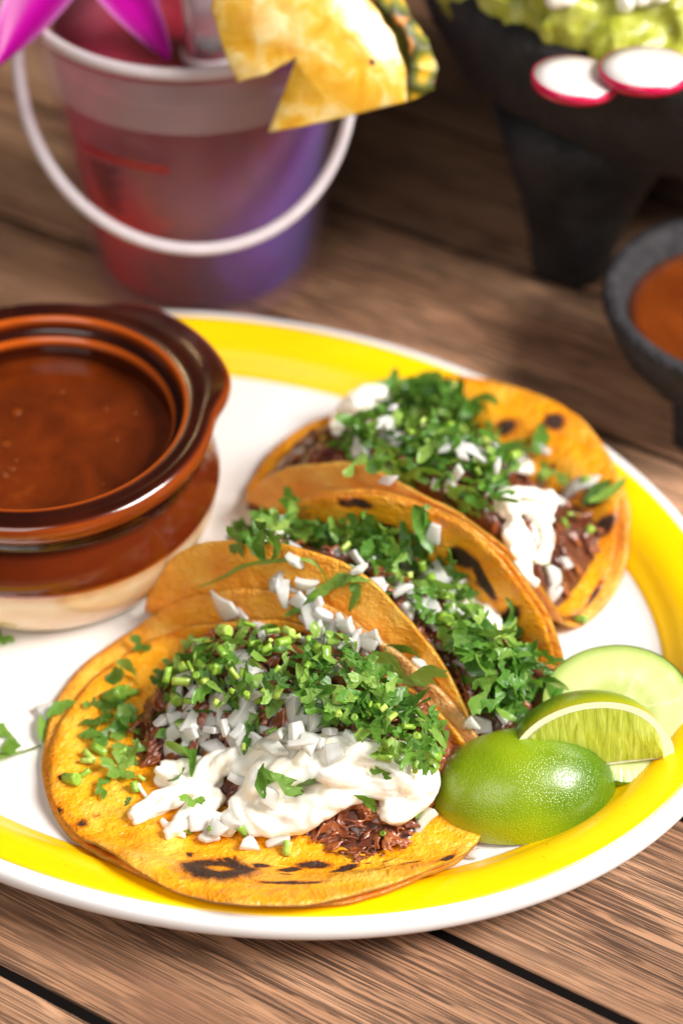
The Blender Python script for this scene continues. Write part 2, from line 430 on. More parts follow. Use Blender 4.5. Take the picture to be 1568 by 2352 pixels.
# ------------------------------------------------------------------ table
PW = 0.0708
tbl = bpy.data.objects.new('table_top', mesh('table_top', [(-2, -1.4, -.0009), (2, -1.4, -.0009), (2, 1.8, -.0009), (-2, 1.8, -.0009)], [(0, 1, 2, 3)], MT['ground']))
COL.objects.link(tbl); tag(tbl, 'brown wooden table top of planks with black grain and dark joints', None, None, 'structure')
def plank_mesh():
    w, L, g, b = PW / 2 - .0015, 1.6, .018, .0007
    pr = [(-w, -g), (-w, -b), (-w + b * .4, -b * .3), (-w + b, 0), (w - b, 0), (w - b * .4, -b * .3), (w, -b), (w, -g)]
    V = [(x, y, z) for x in (-L, L) for y, z in pr]; n = len(pr)
    Fc = [(i, i + n, (i + 1) % n + n, (i + 1) % n) for i in range(n)] + [tuple(range(n)), tuple(range(2 * n - 1, n - 1, -1))]
    return mesh('plank', V, Fc, MT['wood'], smooth=False)
pm = plank_mesh()
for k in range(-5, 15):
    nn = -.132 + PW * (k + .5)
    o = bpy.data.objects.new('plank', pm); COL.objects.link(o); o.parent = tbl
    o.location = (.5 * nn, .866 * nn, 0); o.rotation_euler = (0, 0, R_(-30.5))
    f = {0: 1.0, 1: 1.1, 2: 1.35, 3: 1.5, 4: 1.15}.get(k, 1.06 if k < 0 else .8)      # lit middle and dim back of the table put into board colours
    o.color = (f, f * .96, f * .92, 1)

# ------------------------------------------------------------------ platter
PC = Vector((-.0381, -.0488, 0)); PA, PB, PSI = .1645, .1277, R_(-23.8)
TOP = [(0, .0170), (.0004, .0188), (.0014, .0198), (.0030, .0202), (.0046, .0199), (.0090, .0188), (.0140, .0173), (.0175, .0150), (.0205, .0118), (.0234, .0096),
       (.0270, .0080), (.0320, .0072), (.0400, .0070)]
def plate_pt(d, th, z):
    u, v = (PA - d) * math.cos(th), (PB - d) * math.sin(th)
    return Vector((PC.x + u * math.cos(PSI) - v * math.sin(PSI), PC.y + u * math.sin(PSI) + v * math.cos(PSI), z))
def plate_z(p):
    dx, dy = p.x - PC.x, p.y - PC.y
    u = dx * math.cos(PSI) + dy * math.sin(PSI); v = -dx * math.sin(PSI) + dy * math.cos(PSI)
    q = math.hypot(u / PA, v / PB)
    th = math.atan2(v / PB, u / PA); rad = math.hypot(PA * math.cos(th), PB * math.sin(th))
    d = (1 - q) * rad
    # inset distance measured roughly perpendicular to the rim
    d *= (PA * PB / rad) / math.hypot(PB * math.cos(th), PA * math.sin(th)) if rad > 0 else 1
    if d <= .003: return TOP[3][1]
    for (d0, z0), (d1, z1) in zip(TOP[:-1], TOP[1:]):
        if d <= d1: return lerp(z0, z1, (d - d0) / (d1 - d0))
    return TOP[-1][1]
def loft(rows, seg=220, rings=None, mat=None, name='x'):
    V, Fc = [], []
    for d, z, k in rows:
        for i in range(seg):
            th = 2 * math.pi * i / seg
            p = plate_pt(d, th, z)
            if k < 1: p = Vector((lerp(PC.x, p.x, k), lerp(PC.y, p.y, k), z))
            V.append(p)
    for r in range(len(rows) - 1):
        for i in range(seg):
            j = (i + 1) % seg
            Fc.append((r * seg + i, r * seg + j, (r + 1) * seg + j, (r + 1) * seg + i))
    return V, Fc
plate = thing('platter', PC, 'oval white ceramic platter with a yellow painted band, holding tacos', 'platter')
rows = [(.12, .0035, .05), (.055, .0035, 1), (.050, .0028, 1), (.047, .0004, 1), (.042, .0004, 1), (.036, .0035, 1), (.024, .0068, 1), (.012, .0105, 1), (.004, .0130, 1), (.0012, .0142, 1), (.0002, .0158, 1)]
rows += [(d, z, 1) for d, z in TOP] + [(.04, .0070, k) for k in (.75, .5, .25, .02)]
V, Fc = loft(rows)
Fc.append(tuple(range(len(V) - 220, len(V))))
link('body', mesh('platter_body', V, Fc, MT['white']), plate)
band = [(d, z + .00022, 1) for d, z in TOP if .0045 < d < .0236]
b2 = [(.0046, .0198, 1)]
for (d0, z0, _), (d1, z1, _) in zip(band[:-1], band[1:]):
    b2 += [(lerp(d0, d1, t), lerp(z0, z1, t), 1) for t in (0, .5)]
b2 += [band[-1], (.0236, .0094, 1)]
V, Fc = loft(b2)
me = mesh('platter_band', V, Fc, MT['yellow'])
vattr(me, 'ring', [((i % 220) / 220 * 6.283, b2[i // 220][0], 0) for i in range(len(V))])
link('painted_band', me, plate, label='yellow painted band on the platter rim')

# ------------------------------------------------------------------ soup crock
CK = Vector((-.0932, -.0205, .0072))
crock = thing('soup_crock', CK, 'brown and cream glazed soup crock with eared rim on the platter', 'soup crock')
def ear(th):
    e = 0
    for c0 in (R_(38), R_(218)):
        d = abs((th - c0 + math.pi) % (2 * math.pi) - math.pi)
        e = max(e, math.exp(-(d / R_(33)) ** 6))
    return e
def ckfun(r, z, th):
    k = sstep(.0475, .0545, r) if z > .044 else 0
    return r + .0070 * ear(th) * k, z
base = [(0, .002), (.036, .002), (.0395, 0), (.0420, .0008), (.0455, .0045), (.0495, .0105), (.0524, .0170), (.0540, .0230), (.0545, .0272)]
glz = [(.0546, .0275), (.0550, .0284), (.0551, .0296), (.0547, .0320), (.0534, .0360), (.0513, .0398), (.0500, .0421), (.0498, .0440), (.0512, .0462), (.0532, .0484), (.0545, .0506), (.0546, .0530),
       (.0540, .0546), (.0528, .0555), (.0510, .0558), (.0490, .0556), (.0470, .0552), (.0461, .0554), (.0454, .0552), (.0448, .0543), (.0446, .0516), (.0440, .0504), (.0426, .0502), (.0418, .0499), (.0411, .0489), (.0408, .0466),
       (.0418, .0380), (.0430, .0290), (.0420, .0150), (.036, .008), (0, .007)]
thin = {.0531: .9, .0538: .55, .0546: .62, .0545: .8, .0540: .55, .0454: 1.0, .0461: .75, .0448: .8, .0418: .9, .0411: 1.0, .0426: .5}
def thin_of(r, z):
    t = .42 if .024 < z < .041 else .04
    for (k, v) in ((.0461, .8), (.0454, 1.0), (.0448, .75)):
        if abs(r - k) < 1e-5: t = v
    if abs(r - .0418) < 1e-5 and z > .048: t = .9
    if abs(r - .0411) < 1e-5: t = 1.0
    if r > .0530 and .047 < z < .0548: t = .6
    if z < .0290 and r > .05: t = .8
    return t
V, Fc = lathe(base + [(.0547, .0278)], 160, CK)
me = mesh('crock_lower', V, Fc, MT['creamglaze'])
zs = [v.z - CK.z for v in V]; fattr(me, 'thin', [sstep(.0245, .0275, z) * .6 for z in zs])
link('lower_body', me, crock, label='cream glazed lower body of the crock')
V, Fc = lathe(glz, 160, CK, ckfun)
# glaze edge dips unevenly
me = mesh('crock_upper', V, Fc, MT['brown'])
ta = []
for r, z in glz: ta += [thin_of(r, z)] * (160 if r > 0 else 1)
fattr(me, 'thin', ta)
link('upper_body', me, crock, label='dark brown glazed upper body with eared rim')
V, Fc = lathe([(0, .0415), (.012, .0415), (.025, .0415), (.036, .0415), (.0402, .0417), (.0412, .0423), (.0412, .037), (0, .035)], 96, CK)
link('consomme', mesh('consomme', V, Fc, MT['broth']), None, None, 'red brown beef broth filling the glazed crock', 'broth')

cons = bpy.data.objects['consomme']; rgd = random.Random(12)
dm = mesh('oil_droplet', *lathe([(0, .00025), (.0006, .00020), (.0010, 0), (0, -.0001)], 14), mat_broth('oil', (112, 42, 6), (134, 56, 10), (166, 84, 22)))
for i in range(18):
    a, r = rgd.uniform(0, 6.283), .038 * math.sqrt(rgd.random())
    o = link('oil_droplet', dm, cons); k = rgd.choice((.5, .7, .9, 1.2, 1.9))
    o.matrix_basis = Matrix.Translation((CK.x + r * math.cos(a), CK.y + r * math.sin(a), CK.z + .0416)) @ Matrix.Diagonal((k, k * rgd.uniform(.8, 1.2), .5, 1))
# ------------------------------------------------------------------ tacos: tortillas
TH = .0012
class Taco:
    def __init__(s, c, Ra, Rn, front, rear, seed, lean=0.0):
        s.c, s.Ra, s.Rn, s.fr, s.re, s.seed = c, Ra, Rn, front, rear, seed
    def prof(s, q):
        w, rho, al = s.fr if q < 0 else s.re
        sg = -1 if q < 0 else 1; q = abs(q)
        if q <= w: return sg * q, 0.0
        th = (q - w) / rho
        if th <= al: return sg * (w + rho * math.sin(th)), rho * (1 - math.cos(th))
        ex = q - w - rho * al
        return sg * (w + rho * math.sin(al) + ex * math.cos(al)), rho * (1 - math.cos(al)) + ex * math.sin(al)
    def base(s, t, q):
        n, z = s.prof(q)
        sd = s.seed
        wob = nz(t * .035 + sd, q * .02, sd) * 2.4 * sstep(8, 45, abs(q)) + nz(t * .09, q * .06 + sd, 3.1) * .8
        p = an(s.c[0] + t, s.c[1] + n + wob * min(1, z / 18), 0)
        p.z = plate_z(p) + .0011 + z * .001 + max(0, nz(t * .05, q * .05, sd + 7)) * .0012
        return p
    def surf(s, t, q, off):
        e = .6
        p = s.base(t, q)
        nn = (s.base(t + e, q) - s.base(t - e, q)).cross(s.base(t, q + e) - s.base(t, q - e)).normalized()
        return p + nn * off
def make_tortilla(tc, off, dt, dq, spots, parent, sc=1.0, oilf=None, lift=0.0, pale=None, seed=0.0, skew=0.0):
    NR, NS = 44, 150
    top, fl, edge = [], [], []
    for r in range(NR + 1):
        for i in range(NS):
            th = 2 * math.pi * i / NS
            irr = 1 + .022 * nz(math.cos(th) * 1.6 + seed, math.sin(th) * 1.6, seed) + .008 * nz(math.cos(th) * 6, math.sin(th) * 6, seed)
            k = (r / NR) ** .9 if r else .002
            t = dt + tc.Ra * sc * irr * k * math.cos(th); q = dq + tc.Rn * sc * irr * k * math.sin(th)
            t += skew * q
            lf = lift * sstep(.75, 1.0, k) * max(0, .35 + nz(math.cos(th) * 2 + seed, math.sin(th) * 2, 5.0))
            lf += .00045 * max(0, nz(t * .22 + seed, q * .22, seed + 2)) + .0002 * nz(t * .5, q * .5, seed)
            top.append((t, q, off + lf)); edge.append(sstep(.86, 1.0, k))
    V, fla, ed, spv, ol, pa = [], [], [], [], [], []
    for side in (0, 1):
        for (t, q, o), e in zip(top, edge):
            th = TH * (1 - .45 * sstep(.9, 1, e))
            V.append(tc.surf(t, q, o + (th if side == 0 else 0)))
            fla.append((t * .001 + seed, q * .001, side * .3)); ed.append(e if side == 0 else 0.0)
            sp = -1.0
            if side == 0:
                for (st, sq, sa, sb, rot, strg) in spots:
                    dx, dy = t - st, q - sq; c_, s_ = math.cos(rot), math.sin(rot)
                    u, v = (dx * c_ + dy * s_) / sa, (-dx * s_ + dy * c_) / sb
                    d = math.hypot(u, v)
                    val = (1.9 - d * 1.7) * strg if strg < 1.5 else min(2.2 - d * 2.0, (d - .26) * 3.0)
                    sp = max(sp, val)
            spv.append(sp)
            ol.append(oilf(t, q) if (oilf and side == 0) else .25)
            pa.append((pale(t, q) if callable(pale) else pale) if pale is not None else (.35 if side else 0))
    n1 = len(top); Fc, = [[]]
    for r in range(NR):
        for i in range(NS):
            j = (i + 1) % NS
            a, b, c, d = r * NS + i, r * NS + j, (r + 1) * NS + j, (r + 1) * NS + i
            Fc.append((a, d, c, b)); Fc.append((n1 + a, n1 + b, n1 + c, n1 + d))
    for i in range(NS):
        j = (i + 1) % NS; a, b = NR * NS + i, NR * NS + j
        Fc.append((a, n1 + a, n1 + b, b))
    Fc.append(tuple(range(NS))); Fc.append(tuple(range(n1 + NS - 1, n1 - 1, -1)))
    me = mesh('tortilla', V, Fc, MT['tort'])
    vattr(me, 'flat', fla); fattr(me, 'edge', ed); fattr(me, 'spot', spv); fattr(me, 'oil', ol); fattr(me, 'pale', pa)
    return link('tortilla', me, parent)
def rspots(rng, n, R, lo=1.2, hi=4.5):
    out = []
    for _ in range(n):
        a = rng.uniform(0, 6.283); r = R * math.sqrt(rng.uniform(.1, 1))
        out.append((r * math.cos(a), r * math.sin(a), rng.uniform(lo, hi), rng.uniform(lo, hi) * .6, rng.uniform(0, 3), rng.uniform(.5, .95)))
    return out

T1 = Taco((40, -113), 66, 59, (70, 10, .1), (23, 9, R_(80)), 1.3)
T2 = Taco((37, -60), 62, 64, (14, 7, R_(106)), (14, 9, R_(84)), 4.7)
T3 = Taco((33.5, 0), 63, 60.5, (15, 9, R_(86)), (8, 30, R_(2.5)), 9.1)

taco1 = thing('taco', an(43, -113, .008), 'open taco with a large round char mark on its flat tortilla, beside the lime', 'taco', 'beef tacos on the platter')
taco2 = thing('taco', an(37, -60, .008), 'upright folded taco wedged between the two opened tacos', 'taco', 'beef tacos on the platter')
taco3 = thing('taco', an(36, 0, .008), 'taco opened out against the yellow rim farthest from the lime', 'taco', 'beef tacos on the platter')

rng = random.Random(5)
def tq1(u, v, z=.017):   # picture position -> flat coordinates on the open taco
    a, n = toan(px(u, v, z)); return a - T1.c[0], n - T1.c[1]
S1 = []
for (u, v, ra, rb, rot, st) in ((500, 2006, 10.8, 8.6, 0, 2.0), (665, 1990, 3.6, 2.2, .3, 1), (790, 1990, 5.2, 2.0, .75, 1.1), (720, 1968, 5, 2.6, 0, 1), (597, 1975, 3, 1.4, 0, .9), (655, 2026, 1.6, 1.2, 0, 1),
                              (950, 1978, 2.6, 1.4, .2, .9), (935, 1995, 1.8, 1.2, 0, .9), (1030, 1975, 5, 1.4, .95, .9), (880, 2010, 4, 1.2, .9, .8), (665, 2062, 11, .8, .03, 1.0),
                              (180, 1870, 3, 1.6, .5, .7), (130, 1840, 2, 1.2, 1, .8), (140, 1760, 1.2, 1.2, 0, .9), (215, 1845, 1.4, 1.0, 0, .7), (430, 1945, 2.5, 1, .4, .8), (330, 2010, 1.6, .8, 0, .8), (520, 1955, 4, 1.3, .5, .8)):
    t, q = tq1(u, v); S1.append((t, q, ra, rb * .85, rot + R_(29), st))
oil1 = lambda t, q: sstep(46, 30, math.hypot((t + 2) / 1.15, q - 4)) * .9 + .1
make_tortilla(T1, 0, -3.0, 2.5, rspots(rng, 14, 60), taco1, 1.02, None, .0006, lambda t, q: .12 + .75 * sstep(14, 30, q) * sstep(-8, 14, t), 2.1)
make_tortilla(T1, TH + .0007, .8, -2.4, S1, taco1, .972, oil1, .0030, None, .4)
S2 = rspots(rng, 16, 58, 1, 3) + [(25, 50, 5.0, 3.6, .2, 1.1), (43, 36, 6, 2.6, 1.2, 1.1), (33, 46, 8, 2.0, -.9, 1.0), (-10, 56, 5, 1.6, 0, 1), (0, 50, 3, 2, 0, 1), (-30, 53, 5, 1.2, .3, .9), (47, 26, 4, 3, 0, 1.1)]
make_tortilla(T2, 0, .5, -2.0, rspots(rng, 22, 58, .8, 2.4), taco2, 1.0, None, .0, .1, 7.7, .16)
make_tortilla(T2, TH + .0003, -.5, .2, S2, taco2, .975, lambda t, q: .55, .0012, None, 3.4, .16)
S3 = rspots(rng, 14, 56, .8, 2.2) + [(52, 22, 5.0, 3.2, .7, 1.1), (45, 31, 4.4, 3.4, .2, 1.1), (20, 50, 4, 3, .2, .8), (5, 46, 4, 2.2, .3, .7), (60, -6, 1.2, 9, 0.1, 1.0), (58, -22, 1.4, 8, -.1, 1.0)]
make_tortilla(T3, 0, 1.0, -1.0, rspots(rng, 14, 58), taco3, 1.0, None, .001, .2, 5.2)
make_tortilla(T3, TH + .0003, -.5, .5, S3, taco3, .98, lambda t, q: .6, .0016, None, 8.8)

# ------------------------------------------------------------------ fillings
def bump1(a, n):
    u = (a - 43) / 47
    g = sstep(-140, -97, n) * (1 - .2 * sstep(-90, -80, n))
    return 27 * g * max(0, 1 - abs(u) ** 2.6) ** .8
def bump2(a, n):
    u = (a - 42) / 62
    g = max(0, 1 - abs((n + 60) / 20) ** 4)
    return (30 - 9 * sstep(25, 80, a)) * g * max(0, 1 - abs(u) ** 3) ** .9
def bump3(a, n):
    u = (a - 32) / 56
    g = sstep(-23, -13, n) * sstep(36, 0, n)
    return 34 * g * max(0, 1 - abs(u) ** 2.4) ** .9
def mound(name, fn, a0, a1, n0, n1, seed):
    st = 1.0
    na, nn = int((a1 - a0) / st) + 1, int((n1 - n0) / st) + 1
    def top(a, n):
        h = fn(a, n)
        lum = nz(a * .11 + seed, n * .11, 0) * 2.6 + nz(a * .3, n * .3 + seed, 2) * 1.2
        p = an(a, n); return plate_z(p) + .0018 + max(0, h + lum * min(1, h / 6)) * .001
    V, Fc, T = [], [], []
    for j in range(nn):
        for i in range(na):
            a, n = a0 + i * st, n0 + j * st
            p = an(a, n); p.z = top(a, n); V.append(p); T.append(.12 + .2 * max(0, nz(a * .2, n * .2, seed)))
    for j in range(nn - 1):
        for i in range(na - 1):
            if max(fn(a0 + (i + x) * st, n0 + (j + y) * st) for x in (0, 1) for y in (0, 1)) > .25:
                k = j * na + i; Fc.append((k, k + 1, k + na + 1, k + na))
    return V, Fc, T, top
def bvh_of(*meshes):
    V, Fc = [], []
    for me in meshes:
        o = len(V); V += [v.co.copy() for v in me.vertices]; Fc += [tuple(i + o for i in p.vertices) for p in me.polygons]
    return BVHTree.FromPolygons(V, Fc)

def shreds(top, fn, a0, a1, n0, n1, count, seed, bag, hmin=1.2):
    rg = random.Random(seed)
    k = 0; tries = 0
    while k < count and tries < count * 20:
        tries += 1
        a, n = rg.uniform(a0, a1), rg.uniform(n0, n1)
        if fn(a, n) < hmin: continue
        ang = rg.uniform(0, 6.283) if rg.random() < .35 else nz(a * .05, n * .05, seed) * 5
        L = rg.uniform(2.5, 7.0); bend = rg.uniform(-.16, .16); tone = min(1, max(0, rg.gauss(.5, .25)))
        nb = rg.randint(5, 11); lift = rg.uniform(0, 2.6); tilt = rg.uniform(-.25, .35)
        for b in range(nb):
            pts, rad = [], []
            x, y, an_ = a + rg.gauss(0, .7), n + rg.gauss(0, .7), ang + rg.gauss(0, .12)
            st0 = rg.uniform(0, .35) * L; x += math.cos(an_) * st0; y += math.sin(an_) * st0
            Lb = L * rg.uniform(.55, 1.0); lb = lift + rg.uniform(-.6, .6)
            r0 = rg.uniform(.2, .62); ns = 5
            for i in range(ns + 1):
                t = i / ns
                p = an(x, y); p.z = top(x, y) + (.0001 + lb * .001 + tilt * .001 * (t - .5) * Lb + rg.uniform(-.3, .3) * .0004)
                pts.append(p); rad.append(r0 * .001 * (.45 + .55 * math.sin(math.pi * min(.97, max(.06, t)))) * rg.uniform(.75, 1.25))
                x += math.cos(an_) * Lb / ns; y += math.sin(an_) * Lb / ns; an_ += bend + rg.uniform(-.14, .14)
                if fn(x, y) < .2: break
            if len(pts) > 2:
                bag.add(tube(pts, rad, 4, .8), min(1, max(0, tone + rg.uniform(-.15, .15))))
        k += 1
def filling(parent, fn, box, seed, count, juicy):
    V, Fc, T, top = mound('m', fn, *box, seed)
    base = mesh('tmp', V, Fc)
    sb = Bag(); shreds(top, fn, *box, count, seed, sb)
    rm = remeshed('shreds', sb, .00036, 2, MT['meat'])          # moist fibres stick together
    bag = Bag(); bag.v, bag.f, bag.a = list(V), list(Fc), list(T)
    rv = [v.co.copy() for v in rm.vertices]
    bag.add((rv, [tuple(p.vertices) for p in rm.polygons]))
    bag.a[len(V):] = [min(1, max(0, .52 + .55 * nz(p.x * 160 + seed, p.y * 160, p.z * 160) + .3 * nz(p.x * 600, p.y * 600, p.z * 600))) for p in rv]
    me = mesh('shredded_beef', bag.v, bag.f, MT['meat']); fattr(me, 'tone', bag.a)
    o = link('shredded_beef', me, parent, 'stuff', 'dark shredded beef with moist fibres')
    return base, top
m1, top1 = filling(taco1, bump1, (-14, 97, -153, -76), 3.3, 760, 1)
m2, top2 = filling(taco2, bump2, (-22, 106, -84, -36), 6.1, 260, 1)
m3, top3 = filling(taco3, bump3, (-28, 102, -26, 46), 8.4, 300, 1)
torts = [o for o in bpy.data.objects if o.name.startswith('tortilla')]
tmesh = {t: [o.data for o in torts if o.parent == t] for t in (taco1, taco2, taco3)}

def hit(bv, u, v):
    h = bv.ray_cast(CAM, ray(u, v), 3.0)
    return (h[0], h[1]) if h[0] is not None else (None, None)

# cream: bundles of thin ropes laid along strokes, melted together
def cream(parent, bv, strokes, seed, name='sour_cream', voxel=.00055, sm=3):
    rg = random.Random(seed); bag = Bag()
    for path in strokes:
        pts = catmull(path, 7)
        W = []
        for (u, v, r) in pts:
            p, nrm = hit(bv, u, v)
            if p is None: p = px(u, v, .02); nrm = Vector((0, 0, 1))
            W.append((p, nrm, r / 4900.0))
        # even out
        Wp = [w[0] for w in W]
        for _ in range(3):
            Wp = [Wp[0]] + [(Wp[i - 1] + Wp[i] * 2 + Wp[i + 1]) / 4 for i in range(1, len(Wp) - 1)] + [Wp[-1]]
        nr = 8 if max(r for _, _, r in W) > .0028 else 2
        for b in range(nr):
            ph = rg.uniform(0, 6.28); tw = rg.uniform(-.28, .28)
            P, Rr = [], []
            for i, (p, (_, nn, r)) in enumerate(zip(Wp, W)):
                t = (Wp[min(i + 1, len(Wp) - 1)] - Wp[max(0, i - 1)]).normalized()
                s = t.cross(Vector((0, 0, 1))).normalized(); up = s.cross(t)
                aa = ph + tw * i
                rr = r * (.36 + .18 * nz(i * .35, b * 3.1, seed))
                P.append(p + s * (math.cos(aa) * r * .62) + up * (r * .55 + math.sin(aa) * r * .42))
                Rr.append(max(.0006, rr * (.55 if i in (0, len(Wp) - 1) else 1)))
            bag.add(tube(P, Rr, 8))
    me = remeshed(name, bag, voxel, sm, MT['cream'])
    import bmesh
    bm = bmesh.new(); bm.from_mesh(me); bm.verts.ensure_lookup_table()
    seen, outs = set(), []
    for v0 in bm.verts:
        if v0.index in seen: continue
        st, isl = [v0], []
        seen.add(v0.index)
        while st:
            v = st.pop(); isl.append(v)
            for e in v.link_edges:
                w = e.other_vert(v)
                if w.index not in seen: seen.add(w.index); st.append(w)
        if len(isl) < 80: continue
        ix = {v.index: i for i, v in enumerate(isl)}
        fs = {f for v in isl for f in v.link_faces}
        m2 = mesh(name, [v.co.copy() for v in isl], [tuple(ix[v.index] for v in f.verts) for f in fs], MT['cream'])
        outs.append(link(name, m2, parent, None, 'white sour cream in soft folds').data)
    bm.free(); return outs
bvA = bvh_of(m1, *tmesh[taco1]); bvB = bvh_of(m2, *tmesh[taco2], *tmesh[taco1]); bvC = bvh_of(m3, tmesh[taco3][0])
c1 = cream(taco1, bvA, [
    [(555, 1825, 38), (640, 1795, 46), (740, 1785, 44), (830, 1775, 40), (915, 1790, 42), (950, 1830, 34), (905, 1872, 26), (880, 1890, 18)],
    [(545, 1860, 34), (600, 1893, 34), (680, 1888, 32), (750, 1852, 32), (830, 1812, 30), (900, 1815, 28)],
    [(560, 1765, 30), (640, 1750, 32), (720, 1745, 30), (800, 1740, 28), (850, 1750, 24)],
    [(362, 1782, 20), (400, 1795, 26), (455, 1790, 27), (510, 1768, 24), (560, 1755, 24)],
    [(300, 1888, 14), (345, 1868, 19), (400, 1838, 20), (455, 1822, 22), (510, 1820, 22)],
    [(505, 1825, 18), (480, 1850, 20), (440, 1882, 18), (405, 1912, 15), (378, 1924, 9)],
    [(312, 1805, 7), (325, 1832, 8), (345, 1850, 6)], [(375, 1885, 7), (392, 1905, 8), (430, 1922, 8)],
    [(470, 1870, 16), (500, 1900, 18), (540, 1910, 18)], [(640, 1830, 16), (700, 1828, 18), (780, 1800, 15), (850, 1790, 12)]], 2)
c2 = cream(taco2, bvB, [[(1060, 1370, 24), (1090, 1420, 28), (1120, 1460, 26), (1085, 1500, 18)], [(1000, 1330, 20), (1040, 1370, 24), (1080, 1440, 22)], [(1110, 1410, 20), (1150, 1430, 16)], [(620, 1240, 18), (680, 1230, 16)]], 5)
c3 = cream(taco3, bvC, [[(1140, 1180, 26), (1180, 1170, 28), (1230, 1180, 28), (1250, 1210, 22)], [(1150, 1210, 26), (1185, 1260, 26), (1205, 1310, 18), (1215, 1345, 12)], [(1230, 1190, 20), (1240, 1250, 16), (1235, 1300, 10)],
                        [(1250, 1140, 14), (1275, 1165, 9)], [(1165, 1225, 10), (1185, 1290, 9), (1205, 1345, 6)], [(1255, 1205, 8), (1262, 1255, 7), (1250, 1300, 5)], [(1150, 1060, 22), (1190, 1075, 24), (1200, 1100, 18)], [(800, 960, 22), (840, 930, 26), (890, 915, 22)], [(775, 1000, 18), (785, 960, 18)]], 9)

# ------------------------------------------------------------------ chopped toppings
rgm = random.Random(21)
def onion_mesh(i):
    rg = random.Random(100 + i)
    L, Wd, T = rg.uniform(3.2, 6.6), rg.uniform(2.4, 4.4), rg.uniform(1.2, 2.3)
    if i % 5 == 4: L, Wd, T = rg.uniform(10, 13), rg.uniform(3, 4.2), rg.uniform(1.3, 1.8)
    k = rg.uniform(.03, .075); V, Fc = [], []
    nx, ny = 4, 3
    cor = [[rg.uniform(-1.5, 1.5) for _ in range(2)] for _ in range(4)]
    for s in (1, -1):
        for j in range(ny):
            for ii in range(nx):
                u, v = ii / (nx - 1) * 2 - 1, j / (ny - 1) * 2 - 1
                w = [(1 - u) * (1 - v) / 4, (1 + u) * (1 - v) / 4, (1 - u) * (1 + v) / 4, (1 + u) * (1 + v) / 4]
                dx = sum(a * c[0] for a, c in zip(w, cor)); dy = sum(a * c[1] for a, c in zip(w, cor))
                x, y = u * L / 2 + dx, v * Wd / 2 + dy
                z = s * T / 2 * (.9 + .1 * (1 - u * u)) - k * (x * x + .6 * y * y)
                sh = 1 - .06 * (s < 0)
                V.append(Vector((x * sh, y * sh, z)) * .001)
    n1 = nx * ny
    for j in range(ny - 1):
        for ii in range(nx - 1):
            a = j * nx + ii; Fc.append((a, a + 1, a + nx + 1, a + nx)); Fc.append((n1 + a, n1 + a + nx, n1 + a + nx + 1, n1 + a + 1))
    ring = [i2 for i2 in range(nx)] + [nx * (j + 1) + nx - 1 for j in range(ny - 1)] + [nx * (ny - 1) + i2 for i2 in range(nx - 2, -1, -1)] + [nx * j for j in range(ny - 2, 0, -1)]
    for q in range(len(ring)):
        a, b = ring[q], ring[(q + 1) % len(ring)]; Fc.append((a, n1 + a, n1 + b, b))
    me = mesh('onion_piece', V, Fc, MT['onion'], smooth=False)
    return me
def bevelled(me, w=.00042):
    o = bpy.data.objects.new('t', me); COL.objects.link(o)
    b = o.modifiers.new('b', 'BEVEL'); b.width = w; b.segments = 3; b.limit_method = 'ANGLE'; b.angle_limit = R_(40)
    out = bpy.data.meshes.new_from_object(o.evaluated_get(bpy.context.evaluated_depsgraph_get()))
    out.name = me.name; bpy.data.objects.remove(o)
    out.polygons.foreach_set('use_smooth', [True] * len(out.polygons))
    out.set_sharp_from_angle(angle=R_(50)) if hasattr(out, 'set_sharp_from_angle') else None
    return out
ONION = [bevelled(onion_mesh(i)) for i in range(14)]
def sheet(outline_fn, nu, nv, mats):
    V = [outline_fn(i / nu, j / nv) for j in range(nv + 1) for i in range(nu + 1)]
    Fc = [(j * (nu + 1) + i, j * (nu + 1) + i + 1, (j + 1) * (nu + 1) + i + 1, (j + 1) * (nu + 1) + i) for j in range(nv) for i in range(nu)]
    return mesh('cilantro_leaf', V, Fc, mats)
def ribbon_mesh(i):
    rg = random.Random(300 + i)
    L, W = rg.uniform(7, 14), rg.uniform(2.2, 4.4)
    b1, b2, tw, ph = rg.uniform(-.16, .16), rg.uniform(-.10, .10), rg.uniform(-1.6, 1.6), rg.uniform(0, 6)
    pts = []; x = y = z = 0; ah, av = 0, rg.uniform(-.3, .3); N = 10
    for k in range(N + 1):
        pts.append((x, y, z)); x += L / N * math.cos(ah) * math.cos(av); y += L / N * math.sin(ah) * math.cos(av); z += L / N * math.sin(av); ah += b1; av += b2 + .09 * math.sin(k * 1.1 + ph)
    cx = sum(p[0] for p in pts) / len(pts); cy = sum(p[1] for p in pts) / len(pts); cz = sum(p[2] for p in pts) / len(pts)
    def f(u, v):
        k = u * N; a = int(min(N - 1, k)); t = k - a
        p = [lerp(pts[a][c], pts[a + 1][c], t) for c in range(3)]
        taper = min(1, .25 + 3 * u) * min(1, .15 + 2.5 * (1 - u))
        tooth = 1 + .22 * math.sin(u * 17 + ph) * (1 if v > .5 else .5)
        w = (v - .5) * W * taper * tooth; an_ = tw * u + ph * .1
        d = pts[min(N, a + 1)][0] - pts[a][0], pts[min(N, a + 1)][1] - pts[a][1]; dl = math.hypot(*d) or 1
        nx_, ny_ = -d[1] / dl, d[0] / dl
        fold = abs(v - .5) * W * .25
        return Vector((p[0] - cx + nx_ * w * math.cos(an_), p[1] - cy + ny_ * w * math.cos(an_), p[2] - cz + w * math.sin(an_) + fold)) * .001
    return sheet(f, N, 2, MT['leaf'])
